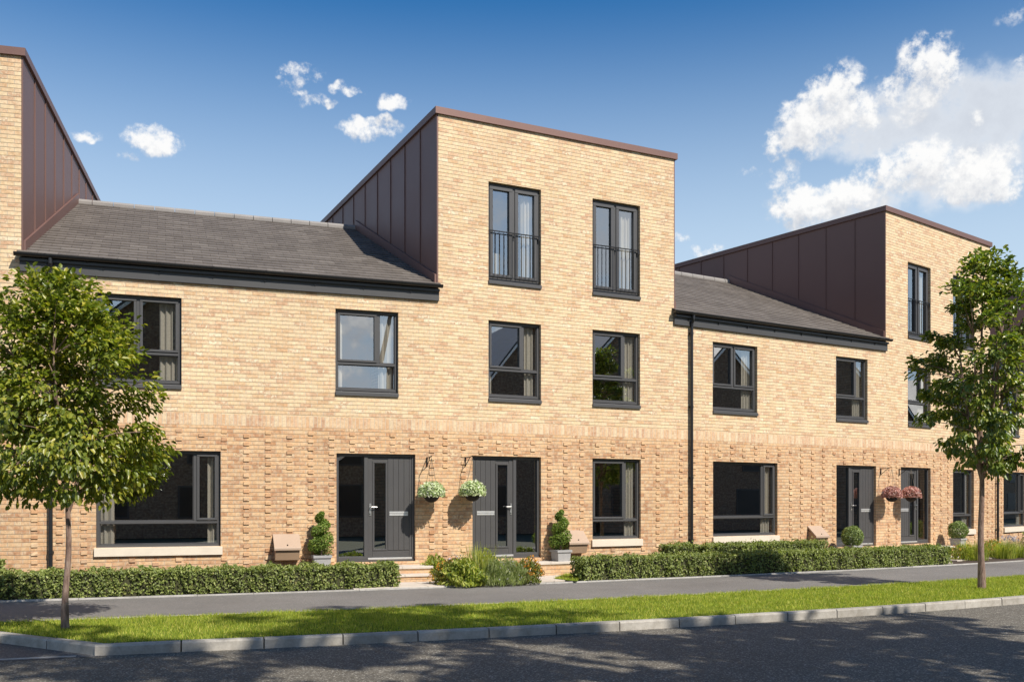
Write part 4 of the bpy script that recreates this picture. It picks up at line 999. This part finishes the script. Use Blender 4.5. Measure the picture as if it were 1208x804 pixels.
def density_group(name,tab,warp,noises,smooth):
    grp=bpy.data.node_groups.new(name,'ShaderNodeTree')
    grp.interface.new_socket('Vector',in_out='INPUT',socket_type='NodeSocketVector'); grp.interface.new_socket('Density',in_out='OUTPUT',socket_type='NodeSocketFloat')
    G=WT(grp); gi=grp.nodes.new('NodeGroupInput'); go=grp.nodes.new('NodeGroupOutput')
    nv=G.n('ShaderNodeVectorMath',operation='NORMALIZE'); G.set(nv.inputs[0],gi.outputs[0])
    wn=G.n('ShaderNodeTexNoise',Scale=warp[0],Detail=3.0); G.set(wn.inputs['Vector'],nv.outputs[0])
    wv=G.n('ShaderNodeVectorMath',operation='MULTIPLY_ADD'); G.set(wv.inputs[0],wn.outputs['Color']); wv.inputs[1].default_value=(warp[1],)*3
    sb=G.n('ShaderNodeVectorMath',operation='SUBTRACT'); G.set(sb.inputs[0],nv.outputs[0]); sb.inputs[1].default_value=(warp[1]/2,)*3; G.set(wv.inputs[2],sb.outputs[0])
    sp=G.n('ShaderNodeSeparateXYZ'); G.set(sp.inputs[0],wv.outputs[0])
    az=G.math('ARCTAN2',sp.outputs[0],sp.outputs[1]); el=G.math('ARCSINE',sp.outputs[2]); acc=None
    for a,e,ra,re,wt_ in tab:
        wt_*=(.86 if ra<.03 else 1.0)
        u=G.math('MULTIPLY_ADD',az,1/(ra*1.4),-a/(ra*1.4)); v=G.math('MULTIPLY_ADD',el,1/(re*1.4),-e/(re*1.4))
        d=G.math('MULTIPLY_ADD',u,u,G.math('MULTIPLY',v,v)); m=G.math('MULTIPLY_ADD',d,-wt_,wt_)
        acc=m if acc is None else G.math('SMOOTH_MAX',acc,m,smooth)
    acc=G.math('MAXIMUM',acc,0.0); nz=None
    for sc,de,ro,am in noises:
        t=G.math('MULTIPLY',G.math('SUBTRACT',G.noise(nv.outputs[0],sc,de,ro),.5),am); nz=t if nz is None else G.math('ADD',nz,t)
    G.set(go.inputs[0],G.math('ADD',G.math('SUBTRACT',acc,.12),G.math('MULTIPLY',nz,G.math('MULTIPLY',acc,2.4,clamp=True)))); return grp
GH=density_group('cloud_heads',HEADS,(48.0,.020),((34,3,.5,1.5),(95,6,.64,1.9)),.10)
GV=density_group('cloud_veil',VEIL,(16.0,.05),((26,7,.62,1.9),),.25)
def cloud(grp,vec):
    nd=wt.nodes.new('ShaderNodeGroup'); nd.node_tree=grp; W.set(nd.inputs[0],vec); return nd.outputs[0]
def srange(v,a,b,c=0.0,d=1.0):
    m=W.n('ShaderNodeMapRange',interpolation_type='SMOOTHSTEP'); W.set(m.inputs[0],v)
    for k,q in enumerate((a,b,c,d)): m.inputs[k+1].default_value=q
    return m.outputs[0]
d0=cloud(GH,tc); dv=cloud(GV,tc)
ofs=W.n('ShaderNodeVectorMath',operation='ADD'); W.set(ofs.inputs[0],tc); ofs.inputs[1].default_value=(.004,-.002,.016)
d1=cloud(GH,ofs.outputs[0])
lit=W.math('MULTIPLY_ADD',W.math('SUBTRACT',d0,d1),.85,.60,clamp=True)
ccol=W.mix(lit,(5.0,5.2,5.6,1),(7.9,7.85,7.75,1))
skyc=W.n('ShaderNodeHueSaturation',Saturation=1.42,Value=1.02); W.set(skyc.inputs['Color'],sky.outputs[0])
elv=W.n('ShaderNodeSeparateXYZ'); W.set(elv.inputs[0],tc)
skyh=W.mix(srange(elv.outputs[2],.50,.16,0,.94),skyc.outputs[0],(4.7,5.9,7.1,1))
vcol=W.mix(srange(dv,.2,1.3),(6.4,6.7,7.1,1),(5.3,5.55,6.0,1))
fin=W.mix(srange(dv,.0,.75,0,.88),skyh,vcol)
fin=W.mix(srange(d0,.06,.78,0,.96),fin,ccol)
w.cycles.sampling_method='MANUAL'; w.cycles.sample_map_resolution=256
bg=W.n('ShaderNodeBackground',Strength=.10); W.set(bg.inputs[0],fin)
wo=wt.nodes.new('ShaderNodeOutputWorld'); wt.links.new(bg.outputs[0],wo.inputs[0])
sl=bpy.data.lights.new('sun','SUN'); sl.energy=4.6; sl.angle=R(.5); sl.color=(1.0,.94,.85)
so=bpy.data.objects.new('sun',sl); COL.objects.link(so)
sd=Vector((math.sin(SUN_AZ)*math.cos(SUN_EL),math.cos(SUN_AZ)*math.cos(SUN_EL),math.sin(SUN_EL))); so.rotation_euler=sd.to_track_quat('Z','Y').to_euler(); so.location=sd*60

# ------------------------------------------------------------------ camera
cam=bpy.data.cameras.new('camera'); co=bpy.data.objects.new('camera',cam); COL.objects.link(co)
co.location=(0,0,CAMZ); co.rotation_euler=(R(90),0,0); cam.sensor_width=36; cam.lens=36*F_/1208; cam.shift_y=(YH-402)/1208; cam.clip_end=3000; cam.clip_start=.05
scn.camera=co
scn.view_settings.view_transform='Standard'; scn.view_settings.look='None'; scn.view_settings.exposure=.35; scn.view_settings.gamma=1; scn.view_settings.use_curve_mapping=False
scn.render.engine='CYCLES'; scn.cycles.max_bounces=8; scn.cycles.transparent_max_bounces=12; scn.cycles.use_denoising=True
scn.cycles.caustics_reflective=False; scn.cycles.caustics_refractive=False
